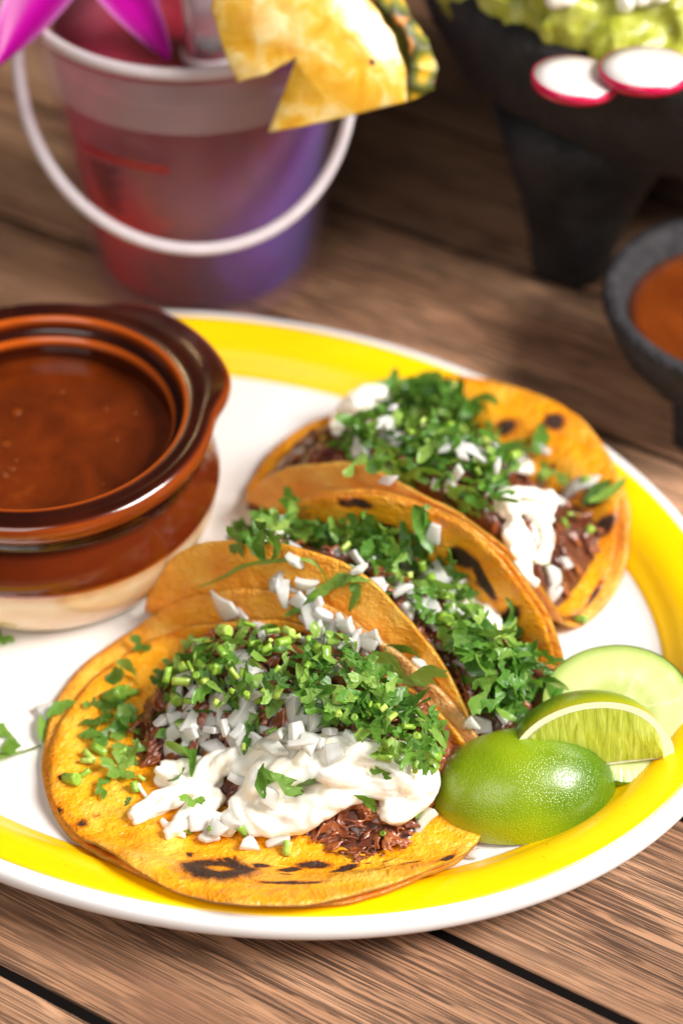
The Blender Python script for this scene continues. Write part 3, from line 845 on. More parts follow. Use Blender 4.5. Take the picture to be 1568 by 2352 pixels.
def lobed_mesh(i, size=None, whole=False):
    """a cut piece of a lobed, toothed leaf: fan of toothed lobes, cupped and wrinkled"""
    rg = random.Random(500 + i)
    R = size or rg.uniform(3.8, 6.4); nl = rg.choice((3, 3, 5)) if not whole else 3
    span = rg.uniform(2.2, 4.2) if not whole else 4.6
    cup, wr, ph = rg.uniform(-.05, .09), rg.uniform(.3, .9), rg.uniform(0, 6)
    cut = rg.uniform(.55, 1.1)
    NA = nl * 12
    V = [Vector((0, 0, 0))]; rings = 2
    for rr in range(1, rings + 1):
        for k in range(NA + 1):
            t = k / NA; th = (t - .5) * span
            lobe = .60 + .40 * abs(math.sin(t * nl * math.pi)) ** .8
            tooth = 1 + .075 * math.cos(t * nl * 6 * math.pi)
            r = R * rr / rings * (lerp(1, lobe * tooth, (rr / rings) ** 1.4))
            x, y = r * math.cos(th), r * math.sin(th)
            x = min(x, R * cut)
            z = cup * r * r * .6 + wr * math.sin(th * 2.2 + ph) * r / R + .35 * nz(x * .5, y * .5, i * 3.3)
            V.append(Vector((x - R * .4, y, z)) * .001)
    Fc = []
    for k in range(NA): Fc.append((0, 1 + k, 2 + k))
    for rr in range(rings - 1):
        o0, o1 = 1 + rr * (NA + 1), 1 + (rr + 1) * (NA + 1)
        for k in range(NA): Fc.append((o0 + k, o1 + k, o1 + k + 1, o0 + k + 1))
    return mesh('cilantro_leaf', V, Fc, MT['leaf'])
RIB = [ribbon_mesh(i) for i in range(18)]; LOB = [lobed_mesh(i) for i in range(18)]
LEAF = RIB + RIB[:6] + LOB
def stem_mesh(i):
    rg = random.Random(700 + i)
    L, r = rg.uniform(2.6, 5.6), rg.uniform(1.0, 2.0)
    if i % 5 == 3: L *= 1.8; r *= .75
    b = rg.uniform(-.02, .02); seg = 8
    path = [Vector((0, b * (x * x), x)) * .001 for x in (-L / 2, -L / 6, L / 6, L / 2)]
    V, Fc = tube(path, [r * .001 * k for k in (1.06, 1.0, .98, 1.04)], seg, rg.uniform(.65, .95), caps=False)
    sk = rg.uniform(-.4, .4)
    for v in V:
        if v.z > L * .0004: v.z += v.x * sk
    mi = [0] * len(Fc)
    for e, o in ((0, 0), (1, 3 * seg)):      # cut end: rim + slightly sunken middle
        c = sum((V[o + k] for k in range(seg)), Vector()) / seg
        st = len(V)
        for k in range(seg): V.append(c + (V[o + k] - c) * .62)
        V.append(c + Vector((0, 0, .0004 if e == 0 else -.0004)))
        for k in range(seg):
            k2 = (k + 1) % seg
            f1 = (o + k, o + k2, st + k2, st + k); f2 = (st + k, st + k2, st + seg)
            if e == 0: f1, f2 = f1[::-1], f2[::-1]
            Fc += [f1, f2]; mi += [0, 0]
    return mesh('cilantro_stem', V, Fc, MT['stem'], True, mi)
STEM = [stem_mesh(i) for i in range(12)]

class Pile:
    def __init__(s): s.pts = []
    def lift(s, p, r=.0042, k=.0015, mx=.011):
        n = sum(1 for q in s.pts if (q - p).length_squared < r * r)
        s.pts.append(p); return min(mx, n * k)
PILE = Pile()
def orient(nrm, tilt, spin, rg):
    n = (nrm + Vector((rg.gauss(0, tilt), rg.gauss(0, tilt), rg.gauss(0, tilt)))).normalized()
    q = n.to_track_quat('Z', 'Y'); return q.to_matrix().to_4x4() @ Matrix.Rotation(spin, 4, 'Z')
COUNT = dict(onion_piece=0, cilantro_leaf=0, cilantro_stem=0)
def put(kind, me, parent, p, rot, scale=1.0, **kw):
    o = link(kind, me, parent, **kw); COUNT[kind] += 1
    sx = 1.0 if kind != 'onion_piece' else rgm.uniform(.72, 1.25); sz = 1.0 if kind != 'onion_piece' else rgm.uniform(.7, 1.2)
    o.matrix_basis = Matrix.Translation(p) @ rot @ Matrix.Diagonal((scale * sx, scale, scale * sz, 1))
    return o
def at_px(kind, bv, parent, u, v, rg, me=None, scale=1.0, tilt=.45, spin=None, lift=None, out=None, **kw):
    p, nrm = hit(bv, u, v)
    if p is None: return None
    if nrm.dot(CAM - p) < 0: nrm = -nrm
    if me is None: me = rg.choice({'onion_piece': ONION, 'cilantro_leaf': LEAF, 'cilantro_stem': STEM}[kind])
    l = PILE.lift(p) if lift is None else lift
    base = {'onion_piece': .0012, 'cilantro_leaf': .0012, 'cilantro_stem': .0009}[kind]
    rot = orient(nrm, tilt, rg.uniform(0, 6.283) if spin is None else spin, rg)
    if kind == 'cilantro_stem': scale *= rg.uniform(.55, 1.05)
    if kind == 'cilantro_stem': rot = rot @ Matrix.Rotation(math.pi / 2 + rg.gauss(0, .35), 4, 'X')
    return put(kind, me, parent, p + (nrm * .6 + Vector((0, 0, .4))) * (base + l), rot, scale, **kw)
def inpoly(u, v, P):
    c = False; j = len(P) - 1
    for i in range(len(P)):
        if (P[i][1] > v) != (P[j][1] > v) and u < (P[j][0] - P[i][0]) * (v - P[i][1]) / (P[j][1] - P[i][1]) + P[i][0]: c = not c
        j = i
    return c
def spread(P, n, rg, dmin):
    """n points inside polygon, not closer than dmin where possible"""
    x0, x1 = min(p[0] for p in P), max(p[0] for p in P); y0, y1 = min(p[1] for p in P), max(p[1] for p in P)
    out = []; tries = 0
    while len(out) < n and tries < n * 60:
        tries += 1
        u, v = rg.uniform(x0, x1), rg.uniform(y0, y1)
        if inpoly(u, v, P) and (tries > n * 40 or all((u - a) ** 2 + (v - b) ** 2 > dmin * dmin for a, b in out)): out.append((u, v))
    return out
def scatter(kind, bv, parent, P, n, rg, dmin=14, pool=None, smin=.8, smax=1.15, tilt=.62):
    for (u, v) in spread(P, n, rg, dmin):
        at_px(kind, bv, parent, u, v, rg, rg.choice(pool) if pool else None, rg.uniform(smin, smax), tilt)

# ---- open taco
bv1 = bvh_of(m1, *c1, *tmesh[taco1], *tmesh[taco2])
rg = random.Random(77)
O1 = [(362, 1690), (400, 1615), (470, 1600), (560, 1630), (720, 1625), (800, 1680), (780, 1715), (700, 1725), (560, 1715), (430, 1725)]
G1 = [(425, 1490), (500, 1478), (560, 1450), (690, 1455), (740, 1470), (800, 1550), (850, 1600), (895, 1650), (970, 1725), (965, 1755), (880, 1745), (820, 1690), (760, 1680), (690, 1640), (600, 1630), (500, 1630), (440, 1600), (380, 1610), (370, 1560)]
G1r = [(690, 1560), (830, 1550), (885, 1600), (935, 1655), (1005, 1735), (965, 1768), (860, 1745), (790, 1690), (720, 1640)]
scatter('onion_piece', bv1, taco1, O1, 38, rg, 20, smin=.9, smax=1.45)
scatter('onion_piece', bv1, taco1, [(430, 1500), (560, 1450), (700, 1460), (830, 1560), (760, 1650), (560, 1640), (430, 1590)], 26, rg, 30, smin=.8, smax=1.15)
scatter('cilantro_leaf', bv1, taco1, G1, 135, rg, 15, smin=.65, smax=1.1)
scatter('cilantro_leaf', bv1, taco1, G1r, 105, rg, 13, smin=.7, smax=1.1)
scatter('cilantro_stem', bv1, taco1, [(430, 1500), (540, 1460), (700, 1470), (780, 1550), (760, 1620), (640, 1650), (500, 1640), (400, 1620)], 38, rg, 20)
scatter('cilantro_stem', bv1, taco1, [(760, 1620), (860, 1650), (980, 1750), (900, 1740), (790, 1690)], 12, rg, 22)
G1t = [(730, 1470), (800, 1480), (870, 1560), (930, 1625), (1000, 1705), (960, 1700), (850, 1620), (770, 1550)]
scatter('cilantro_leaf', bv1, taco1, G1t, 26, rg, 18, smin=.75, smax=1.15)
scatter('onion_piece', bv1, taco1, [(690, 1400), (760, 1400), (850, 1480), (860, 1540), (790, 1540), (720, 1470)], 12, rg, 24, smin=.9, smax=1.4)
# back row onions lying on the flaps
for (u, v, sc, tl) in ((520, 1400, 1.5, .2), (560, 1420, 1.4, .3), (600, 1440, 1.0, .4), (640, 1330, 1.0, .4), (665, 1350, 1.1, .4), (700, 1345, 1.1, .4), (690, 1380, 1.0, .4), (735, 1390, 1.0, .4), (680, 1290, 1.2, .3), (720, 1430, 1.1, .4), (760, 1445, 1.2, .4), (790, 1425, 1.0, .4),
                       (810, 1470, 1.3, .2), (850, 1465, 1.2, .2), (805, 1520, 1.3, .3), (775, 1500, 1.0, .3), (735, 1480, 1.0, .3), (745, 1420, 1.1, .3), (655, 1370, 1.0, .3), (720, 1365, 1.0, .3), (460, 1500, 1.2, .3), (440, 1560, 1.2, .3)):
    at_px('onion_piece', bv1, taco1, u, v, rg, None, sc, tl, lift=.001)
# onions on the front of the cream
for (u, v, sc) in ((450, 1890, 1.4), (520, 1895, 1.5), (570, 1943, 1.1), (640, 1935, 1.1), (480, 1930, 1.1), (395, 1720, 1.2), (440, 1715, 1.2), (500, 1905, 1.2), (540, 1700, 1.1), (770, 1735, 1.4), (560, 1790, 1.2), (620, 1830, 1.3), (710, 1700, 1.2), (975, 1880, 1.3)):
    at_px('onion_piece', bv1, taco1, u, v, rg, None, sc, .35, lift=.0006)
# leaves on the cream and on the tortilla
for (u, v, sc, pool) in ((640, 1795, 1.6, LOB), (610, 1800, 1.2, RIB), (690, 1800, 1.1, LOB), (445, 1845, 1.1, LOB), (880, 1778, .7, LOB), (840, 1835, .9, RIB), (430, 1740, 1.3, RIB), (410, 1790, .9, RIB), (240, 1650, 1.5, LOB), (215, 1630, 1.2, LOB), (270, 1670, 1.5, LOB), (300, 1640, 1.2, LOB),
                         (300, 1680, 1.2, RIB), (250, 1690, 1.2, LOB), (225, 1665, 1.1, LOB), (280, 1620, 1.1, RIB), (290, 1760, 1.4, LOB), (270, 1780, 1.2, LOB), (310, 1740, 1.1, LOB), (235, 1815, .9, LOB), (270, 1565, 1.2, RIB), (300, 1550, 1.0, RIB), (210, 1700, 1.0, RIB), (275, 1745, 1.2, LOB), (370, 1650, 1.1, LOB), (400, 1650, 1.0, LOB), (395, 1690, .9, RIB),
                         (650, 1460, 1.5, LOB), (690, 1475, 1.4, LOB), (560, 1460, 1.2, RIB), (400, 1560, 1.2, RIB), (385, 1580, 1.0, LOB), (300, 1860, .7, LOB), (830, 1580, 1.2, LOB), (960, 1870, 1.0, RIB), (990, 1690, 1.1, LOB), (1010, 1680, 1.0, RIB), (560, 1670, 1.2, RIB), (600, 1690, 1.1, RIB)):
    at_px('cilantro_leaf', bv1, taco1, u, v, rg, rg.choice(pool), sc, .3, lift=.0008)
for (u, v, sc) in ((230, 1730, 1.6), (200, 1755, .9), (165, 1797, 1.5), (195, 1785, 1.0), (265, 1605, 1.3), (290, 1590, 1.2), (300, 1600, 1.0), (280, 1735, 1.0), (205, 1745, 1.0), (560, 1905, 1.2), (490, 1905, 1.0), (880, 1920, 1.1), (430, 1917, 1.1), (660, 1955, .9), (950, 1760, 1.4), (985, 1765, 1.5), (880, 1745, 1.7), (590, 1610, 1.7), (425, 1670, 1.2), (325, 1795, 1.0), (310, 1815, 1.0), (630, 1690, 1.0), (690, 1690, 1.0), (560, 1720, 1.0)):
    at_px('cilantro_stem', bv1, taco1, u, v, rg, None, sc, .3, lift=.0006)

def strip_leaf(bv, parent, path, w, lift, seed, mat='leaf'):
    pts = catmull([(u, v, 0) for u, v in path], 4); W = []
    for i, (u, v, _) in enumerate(pts):
        p, nrm = hit(bv, u, v)
        if p is None: return
        W.append(p + Vector((0, 0, lift * (.35 + .65 * math.sin(math.pi * i / (len(pts) - 1))))))
    for _ in range(4): W = [W[0]] + [(W[i - 1] + W[i] * 2 + W[i + 1]) / 4 for i in range(1, len(W) - 1)] + [W[-1]]
    V, Fc = [], []; n = len(W)
    for i, p in enumerate(W):
        t = (W[min(n - 1, i + 1)] - W[max(0, i - 1)]).normalized(); c = (CAM - p).normalized()
        s_ = t.cross(c).normalized(); a = .7 * math.sin(i * .5 + seed) ; s_ = (s_ * math.cos(a) + s_.cross(t) * math.sin(a))
        k = w * .001 * min(1, .25 + 3 * i / n, .2 + 2.6 * (n - 1 - i) / n) * (1 + .18 * math.sin(i * 1.9 + seed))
        up = s_.cross(t)
        V += [p - s_ * k * .5, p + up * k * -.12, p + s_ * k * .5]
    for i in range(n - 1):
        for j in (0, 1): Fc.append((i * 3 + j, i * 3 + j + 1, i * 3 + j + 4, i * 3 + j + 3))
    link('cilantro_leaf', mesh('cilantro_leaf', V, Fc, MT[mat]), parent)
strip_leaf(bv1, taco1, [(455, 1355), (520, 1335), (560, 1312), (640, 1305), (700, 1298), (735, 1315), (752, 1345)], 1.3, .003, .3)
strip_leaf(bv1, taco1, [(655, 1425), (700, 1410), (760, 1370), (800, 1350), (850, 1345)], 3.8, .005, 1.2)
strip_leaf(bv1, taco1, [(800, 1352), (822, 1380), (800, 1412)], 3.4, .004, 2.2)
strip_leaf(bv1, taco1, [(908, 1876), (960, 1888), (1000, 1906), (1060, 1908), (1120, 1902), (1178, 1890)], 3.0, .002, .9)
strip_leaf(bv1, taco1, [(395, 1640), (430, 1652), (560, 1655), (665, 1640)], .7, .004, .1)
strip_leaf(bv1, taco1, [(425, 1700), (445, 1735), (440, 1790)], 3.2, .003, 1.5)
strip_leaf(bv1, taco1, [(590, 1650), (575, 1690), (560, 1740)], 3.0, .003, 2.5)
# ---- upright taco
bv2 = bvh_of(m2, *c2, *tmesh[taco2], *tmesh[taco1])
G2 = [(560, 1240), (640, 1195), (750, 1205), (870, 1185), (960, 1235), (1000, 1300), (1050, 1280), (1070, 1330), (1060, 1390), (1150, 1430), (1190, 1500), (1230, 1560), (1270, 1590), (1190, 1620), (1150, 1665), (1120, 1650), (1060, 1560), (985, 1455), (900, 1360), (830, 1305), (740, 1255), (600, 1250)]
scatter('onion_piece', bv2, taco2, [(640, 1230), (760, 1215), (950, 1260), (1050, 1340), (1180, 1520), (1120, 1600), (980, 1440), (880, 1340)], 30, rg, 30)
for (u, v, sc) in ((900, 1300, 1.5), (935, 1300, 1.3), (960, 1385, 1.6), (990, 1400, 1.3), (1010, 1330, 1.3), (1040, 1340, 1.2), (930, 1400, 1.2), (880, 1290, 1.2), (1000, 1440, 1.1), (1100, 1665, 1.2), (1080, 1660, 1.0), (1150, 1650, 1.2), (970, 1530, 1.1), (665, 1095, 1.7), (650, 1070, 1.2), (685, 1110, 1.1), (830, 1100, 1.2), (900, 1090, 1.1), (1000, 1230, 1.0)):
    at_px('onion_piece', bv2, taco2, u, v, rg, None, sc, .3, lift=.001)
scatter('cilantro_leaf', bv2, taco2, G2, 150, rg, 15, smin=.65, smax=1.15)
scatter('cilantro_leaf', bv2, taco2, [(560, 1245), (640, 1195), (760, 1205), (880, 1200), (960, 1260), (880, 1280), (890, 1340), (830, 1300), (740, 1250), (620, 1250), (560, 1245)], 76, rg, 13, smin=.7, smax=1.1)
scatter('cilantro_leaf', bv2, taco2, [(1000, 1480), (1100, 1480), (1200, 1520), (1270, 1580), (1160, 1660), (1115, 1640), (1060, 1560)], 46, rg, 18, LEAF, .9, 1.35)
scatter('cilantro_leaf', bv2, taco2, [(545, 1255), (560, 1220), (620, 1195), (680, 1200), (640, 1250)], 30, rg, 14, smin=.8, smax=1.3)
scatter('cilantro_stem', bv2, taco2, [(560, 1245), (640, 1200), (760, 1210), (900, 1240), (1050, 1340), (1180, 1460), (1150, 1560), (1000, 1450), (840, 1300)], 22, rg, 30)
for (u, v, sc, pool) in ((940, 1555, 1.9, LOB), (1245, 1565, 1.7, LOB), (1275, 1560, 1.4, LOB), (1310, 1465, 1.4, LOB), (980, 1210, 1.5, RIB), (1040, 1270, 1.2, RIB), (1170, 1450, 1.8, RIB), (1150, 1480, 1.6, RIB), (1110, 1590, 1.6, RIB), (1140, 1610, 1.7, RIB), (1020, 1690, 1.1, RIB), (1160, 1640, 1.6, LOB), (935, 1500, 1.3, RIB)):
    at_px('cilantro_leaf', bv2, taco2, u, v, rg, rg.choice(pool), sc, .3, lift=.0015)

strip_leaf(bv2, taco2, [(978, 1165), (985, 1225), (978, 1290)], 3.0, .004, .2)
strip_leaf(bv2, taco2, [(1085, 1560), (1140, 1600), (1195, 1632)], 2.4, .004, 1.0, 'leafpale')
strip_leaf(bv2, taco2, [(1120, 1510), (1165, 1475), (1182, 1430), (1160, 1385)], 3.6, .006, 1.0)
strip_leaf(bv2, taco2, [(1030, 1690), (1010, 1680), (985, 1672)], 2.4, .003, 2.0)
# ---- far taco
bv3 = bvh_of(m3, *c3, *tmesh[taco3], *tmesh[taco2])
G3 = [(785, 1000), (830, 940), (900, 905), (1000, 885), (1040, 905), (1120, 955), (1135, 1010), (1180, 1030), (1170, 1090), (1140, 1150), (1100, 1185), (1050, 1150), (980, 1110), (900, 1090), (820, 1075), (780, 1050)]
scatter('onion_piece', bv3, taco3, [(770, 1000), (900, 930), (1100, 1000), (1180, 1080), (1050, 1130), (850, 1080)], 18, rg, 32)
for (u, v, sc) in ((1320, 1125, 1.2), (1270, 1330, 1.2), (1290, 1300, 1.0), (1260, 1360, 1.0), (1240, 1040, 1.2), (1270, 1370, .9), (940, 935, 1.0), (840, 1060, 1.2), (895, 1100, 1.3), (1150, 1045, 1.3), (1185, 1060, 1.3), (1280, 1160, .9)):
    at_px('onion_piece', bv3, taco3, u, v, rg, None, sc, .3, lift=.001)
scatter('cilantro_leaf', bv3, taco3, G3, 190, rg, 14, smin=.75, smax=1.2)
scatter('cilantro_leaf', bv3, taco3, [(880, 920), (1000, 880), (1050, 920), (1110, 970), (1000, 1010), (900, 990)], 40, rg, 18, RIB, .9, 1.4)
scatter('cilantro_stem', bv3, taco3, [(900, 1000), (1080, 990), (1170, 1060), (1110, 1150), (980, 1100)], 16, rg, 24)
for (u, v, sc, pool) in ((1010, 890, 1.5, RIB), (1030, 910, 1.3, RIB), (1400, 1140, 1.5, RIB), (1375, 1138, 1.2, RIB), (1250, 1100, 1.5, LOB), (1280, 1095, 1.3, LOB), (1120, 930, 1.3, RIB), (990, 1040, 1.5, RIB), (1245, 1020, 1.2, RIB), (580, 1022, 1.3, RIB)):
    at_px('cilantro_leaf', bv3, taco3, u, v, rg, rg.choice(pool), sc, .3, lift=.0015)
for (u, v, sc) in ((1310, 1190, 1.2), (1290, 1210, 1.2), (1350, 1220, 1.2), (1345, 1110, 1.0), (1250, 1310, 1.0), (1330, 1430, 1.0)):
    at_px('cilantro_stem', bv3, taco3, u, v, rg, None, sc, .3, lift=.0006)

def scatter_top(kind, bv, parent, n, a0, a1, n0, n1, rg):
    for _ in range(n):
        q = an(rg.uniform(a0, a1), rg.uniform(n0, n1), .3); h = bv.ray_cast(q, Vector((0, 0, -1)), 1.0)
        if h[0] is None: continue
        me = rg.choice({'onion_piece': ONION, 'cilantro_leaf': LEAF}[kind])
        put(kind, me, parent, h[0] + Vector((0, 0, .0012 + PILE.lift(h[0]))), orient(h[1] if h[1].z > 0 else -h[1], .5, rg.uniform(0, 6.28), rg), rg.uniform(.8, 1.1))
scatter_top('cilantro_leaf', bvh_of(m2), taco2, 26, 0, 80, -74, -56, rg)
scatter_top('onion_piece', bvh_of(m2), taco2, 8, 0, 80, -74, -56, rg)
scatter_top('cilantro_leaf', bvh_of(m3), taco3, 30, -5, 70, -16, 2, rg)
scatter_top('onion_piece', bvh_of(m3), taco3, 10, -5, 75, -16, 2, rg)

# ------------------------------------------------------------------ limes and cucumber
def lime_wedge(name, L, r, half, Mx, label, ripe, parts_group=None):
    """wedge about its own x axis; skin centred on +z, cut faces meet along the x axis"""
    root = thing(name, Mx.translation, label, 'lime', 'lime wedges')
    NU, NV = 36, 40
    def P(u, ph, k=1.0, nip=True):
        c, s = math.cos(u), math.sin(u)
        rr = r * (max(0, s) ** .86)
        x = L * c * (1 + (.06 * max(0, abs(c) - .93) / .07 if nip else 0))
        return Vector((x, rr * math.sin(ph) * k, rr * math.cos(ph) * k))
    V, Fc, ra = [], [], []
    for i in range(NU + 1):
        for j in range(NV + 1):
            u = math.pi * i / NU; ph = lerp(-half, half, j / NV)
            p = P(u, ph); d = 1 + .006 * nz(p.x * 90, p.y * 90, p.z * 90)
            V.append(Mx @ (p * d)); ra.append(ripe(p.x / L, ph / half))
    for i in range(NU):
        for j in range(NV):
            a = i * (NV + 1) + j; Fc.append((a, a + NV + 1, a + NV + 2, a + 1))
    me = mesh('peel', V, Fc, MT['peel']); fattr(me, 'ripe', ra); link('peel', me, root, label='green lime skin with fine pores')
    for sg in (-1, 1):
        # pith face: whole half-ellipse; pulp: inset and slightly swollen
        V, Fc = [], []
        for i in range(NU + 1):
            u = math.pi * i / NU
            for k in (0, .5, .88, 1.0):
                V.append(Mx @ P(u, sg * half, k))
        for i in range(NU):
            for k in range(3):
                a = i * 4 + k; f = (a, a + 1, a + 5, a + 4); Fc.append(f if sg < 0 else f[::-1])
        link('pith', mesh('pith', V, Fc, MT['pith']), root)
        V, Fc, pu = [], [], []
        nrm = Vector((0, sg * math.cos(half), -sg * math.sin(half) * sg))
        nrm = Vector((0, math.cos(half) * sg, -math.sin(half)))
        KK = 8
        for i in range(NU + 1):
            u = math.pi * (i / NU)
            for k in range(KK + 1):
                kk = k / KK
                q = P(u, sg * half, lerp(.05, .915, kk), False); q.x *= .915
                # split in segments along x
                bul = .0007 * math.sin(math.pi * min(1, max(0, kk * 1.0))) + .0004 * nz(q.x * 700, kk * 6, sg)
                V.append(Mx @ (q + nrm * (.0003 + max(0, bul)))); pu.append((q.x * 1.0, kk * .02, 0))
        for i in range(NU):
            for k in range(KK):
                a = i * (KK + 1) + k; f = (a, a + 1, a + KK + 2, a + KK + 1); Fc.append(f if sg < 0 else f[::-1])
        me = mesh('pulp', V, Fc, MT['pulp']); vattr(me, 'pul', pu); link('pulp', me, root)
    return root
def frame(o, xdir, zdir):
    x = Vector(xdir).normalized(); z = Vector(zdir); z = (z - x * z.dot(x)).normalized(); y = z.cross(x)
    m = Matrix((x, y, z)).transposed().to_4x4(); m.translation = o; return m
c_ = px(1197, 1820, .010)
lime_wedge('lime_wedge', .0255, .0188, R_(70), frame(Vector((c_.x, c_.y, .0095)), (.985, .12, .03), (.02, -.30, .95)),
           'lime wedge lying skin up with bright green peel, against the taco edge', lambda x, p: .42 - .42 * sstep(-.1, .8, x) + .35 * sstep(-.45, -.95, p) * sstep(.6, -.6, x) + .1 * sstep(.4, 1, p))
c2_ = px(1352, 1762, .016)
lime_wedge('lime_wedge', .0235, .0220, R_(46), frame(c2_, (.985, .14, .02), (-.06, .86, .48)),
           'lime wedge with its juicy cut face showing, leaning on the cucumber slice', lambda x, p: .25 + .55 * sstep(.55, 1, abs(p)) + .2 * sstep(.5, 1, x))
def cuke(c, rx, rz, rad, th, label, seed):
    NR, NS = 9, 72; V, Fc, pol = [], [], []
    Mx = Matrix.Translation(c) @ Matrix.Rotation(rz, 4, 'Z') @ Matrix.Rotation(rx, 4, 'X')
    for s in (1, -1):
        for r in range(NR + 1):
            for i in range(NS):
                a = 2 * math.pi * i / NS; k = r / NR if r else .01
                rr = rad * k * (1 + .02 * math.sin(3 * a + seed))
                z = s * th / 2 * (1 - .25 * (k > .95)) + .0010 * math.sin(a * 2 + seed) * k * k + .0003 * s * nz(math.cos(a) * k * 6, math.sin(a) * k * 6, seed) + (-.0005 * s if k < .5 else 0)
                V.append(Mx @ Vector((rr * math.cos(a), rr * math.sin(a), z))); pol.append((k, a, 0))
    n1 = (NR + 1) * NS
    for r in range(NR):
        for i in range(NS):
            j = (i + 1) % NS; a, b, c2, d = r * NS + i, r * NS + j, (r + 1) * NS + j, (r + 1) * NS + i
            Fc.append((a, d, c2, b)); Fc.append((n1 + a, n1 + b, n1 + c2, n1 + d))
    Fc.append(tuple(range(NS))); Fc.append(tuple(range(n1 + NS - 1, n1 - 1, -1)))
    root = thing('cucumber_slice', c, label, 'cucumber')
    me = mesh('flesh', V, Fc, MT['cuke']); vattr(me, 'pol', pol); link('flesh', me, root)
    V2, F2 = [], []
    for s in (1, 0, -1):
        for i in range(NS):
            a = 2 * math.pi * i / NS; rr = rad * (1.012 + .012 * (s == 0)) * (1 + .02 * math.sin(3 * a + seed))
            V2.append(Mx @ Vector((rr * math.cos(a), rr * math.sin(a), s * th * .40 + .0010 * math.sin(a * 2 + seed))))
    for r in range(2):
        for i in range(NS):
            j = (i + 1) % NS; F2.append((r * NS + i, (r + 1) * NS + i, (r + 1) * NS + j, r * NS + j))
    # close onto the flesh rim
    link('skin', mesh('skin', V2, F2, MT['cukeskin']), root, label='thin green cucumber skin')
    return root
q = px(1420, 1640, .0170)
cuke(q, R_(15), R_(16), .0222, .0044, 'pale green cucumber slice leaning behind the lime with the cut face', 0.4)

# ------------------------------------------------------------------ loose scraps on the platter
bvP = bvh_of(*[o.data for o in bpy.data.objects if o.name in ('body', 'painted_band')], *tmesh[taco1])
rg = random.Random(9)
def loose(kind, u, v, sc, label, cat, me=None, tilt=.12, n=1, spin=None, group=None):
    at_px(kind, bvP, None, u, v, rg, me, sc, tilt, spin, .0002, label=label, cat=cat, group=group)
loose('cilantro_leaf', 22, 1700, 1.9, 'curled cilantro leaf lying on the bare white platter by the open taco', 'cilantro', LOB[3], .3)
loose('cilantro_leaf', 12, 1745, 1.6, 'bright green cilantro shred lying on bare white platter near the yellow band', 'cilantro', RIB[2], .3)
loose('cilantro_leaf', 140, 1635, 1.2, 'small cilantro shred touching the outer edge of the open taco', 'cilantro', RIB[5], .3)
loose('cilantro_leaf', 105, 1672, 1.3, 'yellowish cilantro shred beside the onion scrap next to the open taco', 'cilantro', RIB[7], .3)
loose('onion_piece', 108, 1638, 1.3, 'onion scrap lying on the white platter beside the open taco', 'onion', ONION[1])
loose('cilantro_leaf', 326, 1488, .9, 'tiny cilantro leaf on the platter between crock and open taco', 'cilantro', LOB[6])
loose('cilantro_leaf', 4, 1468, 1.0, 'small cilantro bit on the platter at the foot of the crock', 'cilantro', LOB[8])
loose('onion_piece', 1085, 1968, 1.1, 'small onion square at the tip of the open taco on the yellow band', 'onion', ONION[2])
# long onion strip against the lime
def strip():
    rg2 = random.Random(4); V, Fc = [], []
    path = [px(lerp(1188, 1372, t), lerp(1938, 1858, t) + 10 * math.sin(t * 3.1), .0) for t in [i / 10 for i in range(11)]]
    for p in path: p.z = plate_z(p)
    for i, p in enumerate(path):
        t = (path[min(10, i + 1)] - path[max(0, i - 1)]).normalized(); s = Vector((-t.y, t.x, 0)).normalized()
        w = .0024 * (1 - .35 * (i / 10))
        for (x, z) in ((-w, .0006), (-w * .9, .0026), (w * .2, .0034), (w, .0026), (w * .9, .0008)): V.append(p + s * x + Vector((0, 0, z)))
    for i in range(10):
        for k in range(5):
            k2 = (k + 1) % 5; Fc.append((i * 5 + k, i * 5 + k2, (i + 1) * 5 + k2, (i + 1) * 5 + k))
    Fc += [(4, 3, 2, 1, 0), tuple(50 + k for k in range(5))]
    link('onion_strip', mesh('onion_strip', V, Fc, MT['onion'], False), None, None, 'long translucent onion strip along the bottom of the lime wedge', 'onion')
strip()

# ------------------------------------------------------------------ drink bucket
BK = Vector((-.0515, .141, 0)); BH = .118; RB, RT = .0432, .0588
def brad(z): return lerp(RB, RT - .003, sstep(0, 1, 0) + z / BH)
bucket = thing('drink_bucket', BK, 'frosted plastic drink bucket with a white bail handle and red drink', 'bucket')
outer = [(0, .002), (RB - .010, .002), (RB - .004, 0), (RB - .001, .0015), (RB, .005)] + [(brad(z), z) for z in (.02, .04, .06, .08, .088)]
outer += [(brad(.090) + .0012, .0905), (brad(.100) + .0016, .100), (brad(.112) + .002, .112), (RT, .1135), (RT + .0008, .1160), (RT, .1182), (RT - .0022, .1188), (RT - .0038, .1175)]
inner = [(brad(.110) - .0012, .108), (brad(.09) - .0014, .090), (brad(.05) - .0014, .05), (RB - .0016, .006), (RB - .008, .0036), (0, .0036)]
V, Fc = lathe(outer + inner, 120, BK)
link('wall', mesh('bucket_wall', V, Fc, MT['bucket']), bucket, label='frosted translucent plastic wall')
cm = M('milky_plastic'); cm.set(col=(.90, .78, .81), rough=.35)
ct = cm.node('ShaderNodeBsdfTransparent'); cx = cm.node('ShaderNodeMixShader'); cx.inputs[0].default_value = .74
cm.t.links.new(cm.b.outputs[0], cx.inputs[1]); cm.t.links.new(ct.outputs[0], cx.inputs[2]); cm.t.links.new(cx.outputs[0], cm.out.inputs[0])
V, Fc = lathe([(brad(.091) + .0019, .0915), (brad(.100) + .0024, .100), (brad(.112) + .0028, .1125)], 120, BK)
link('collar', mesh('bucket_collar', V, Fc, cm.m), bucket, label='milky band below the bucket rim')
# rim bead
V, Fc = lathe([(RT + .0012 * math.cos(t) * 1.6 - .0012, .1163 + .0024 * math.sin(t)) for t in [2 * math.pi * i / 12 for i in range(12)]], 120, BK, close=True)
link('rim', mesh('bucket_rim', V, Fc, MT['handle']), bucket, label='white rolled rim')
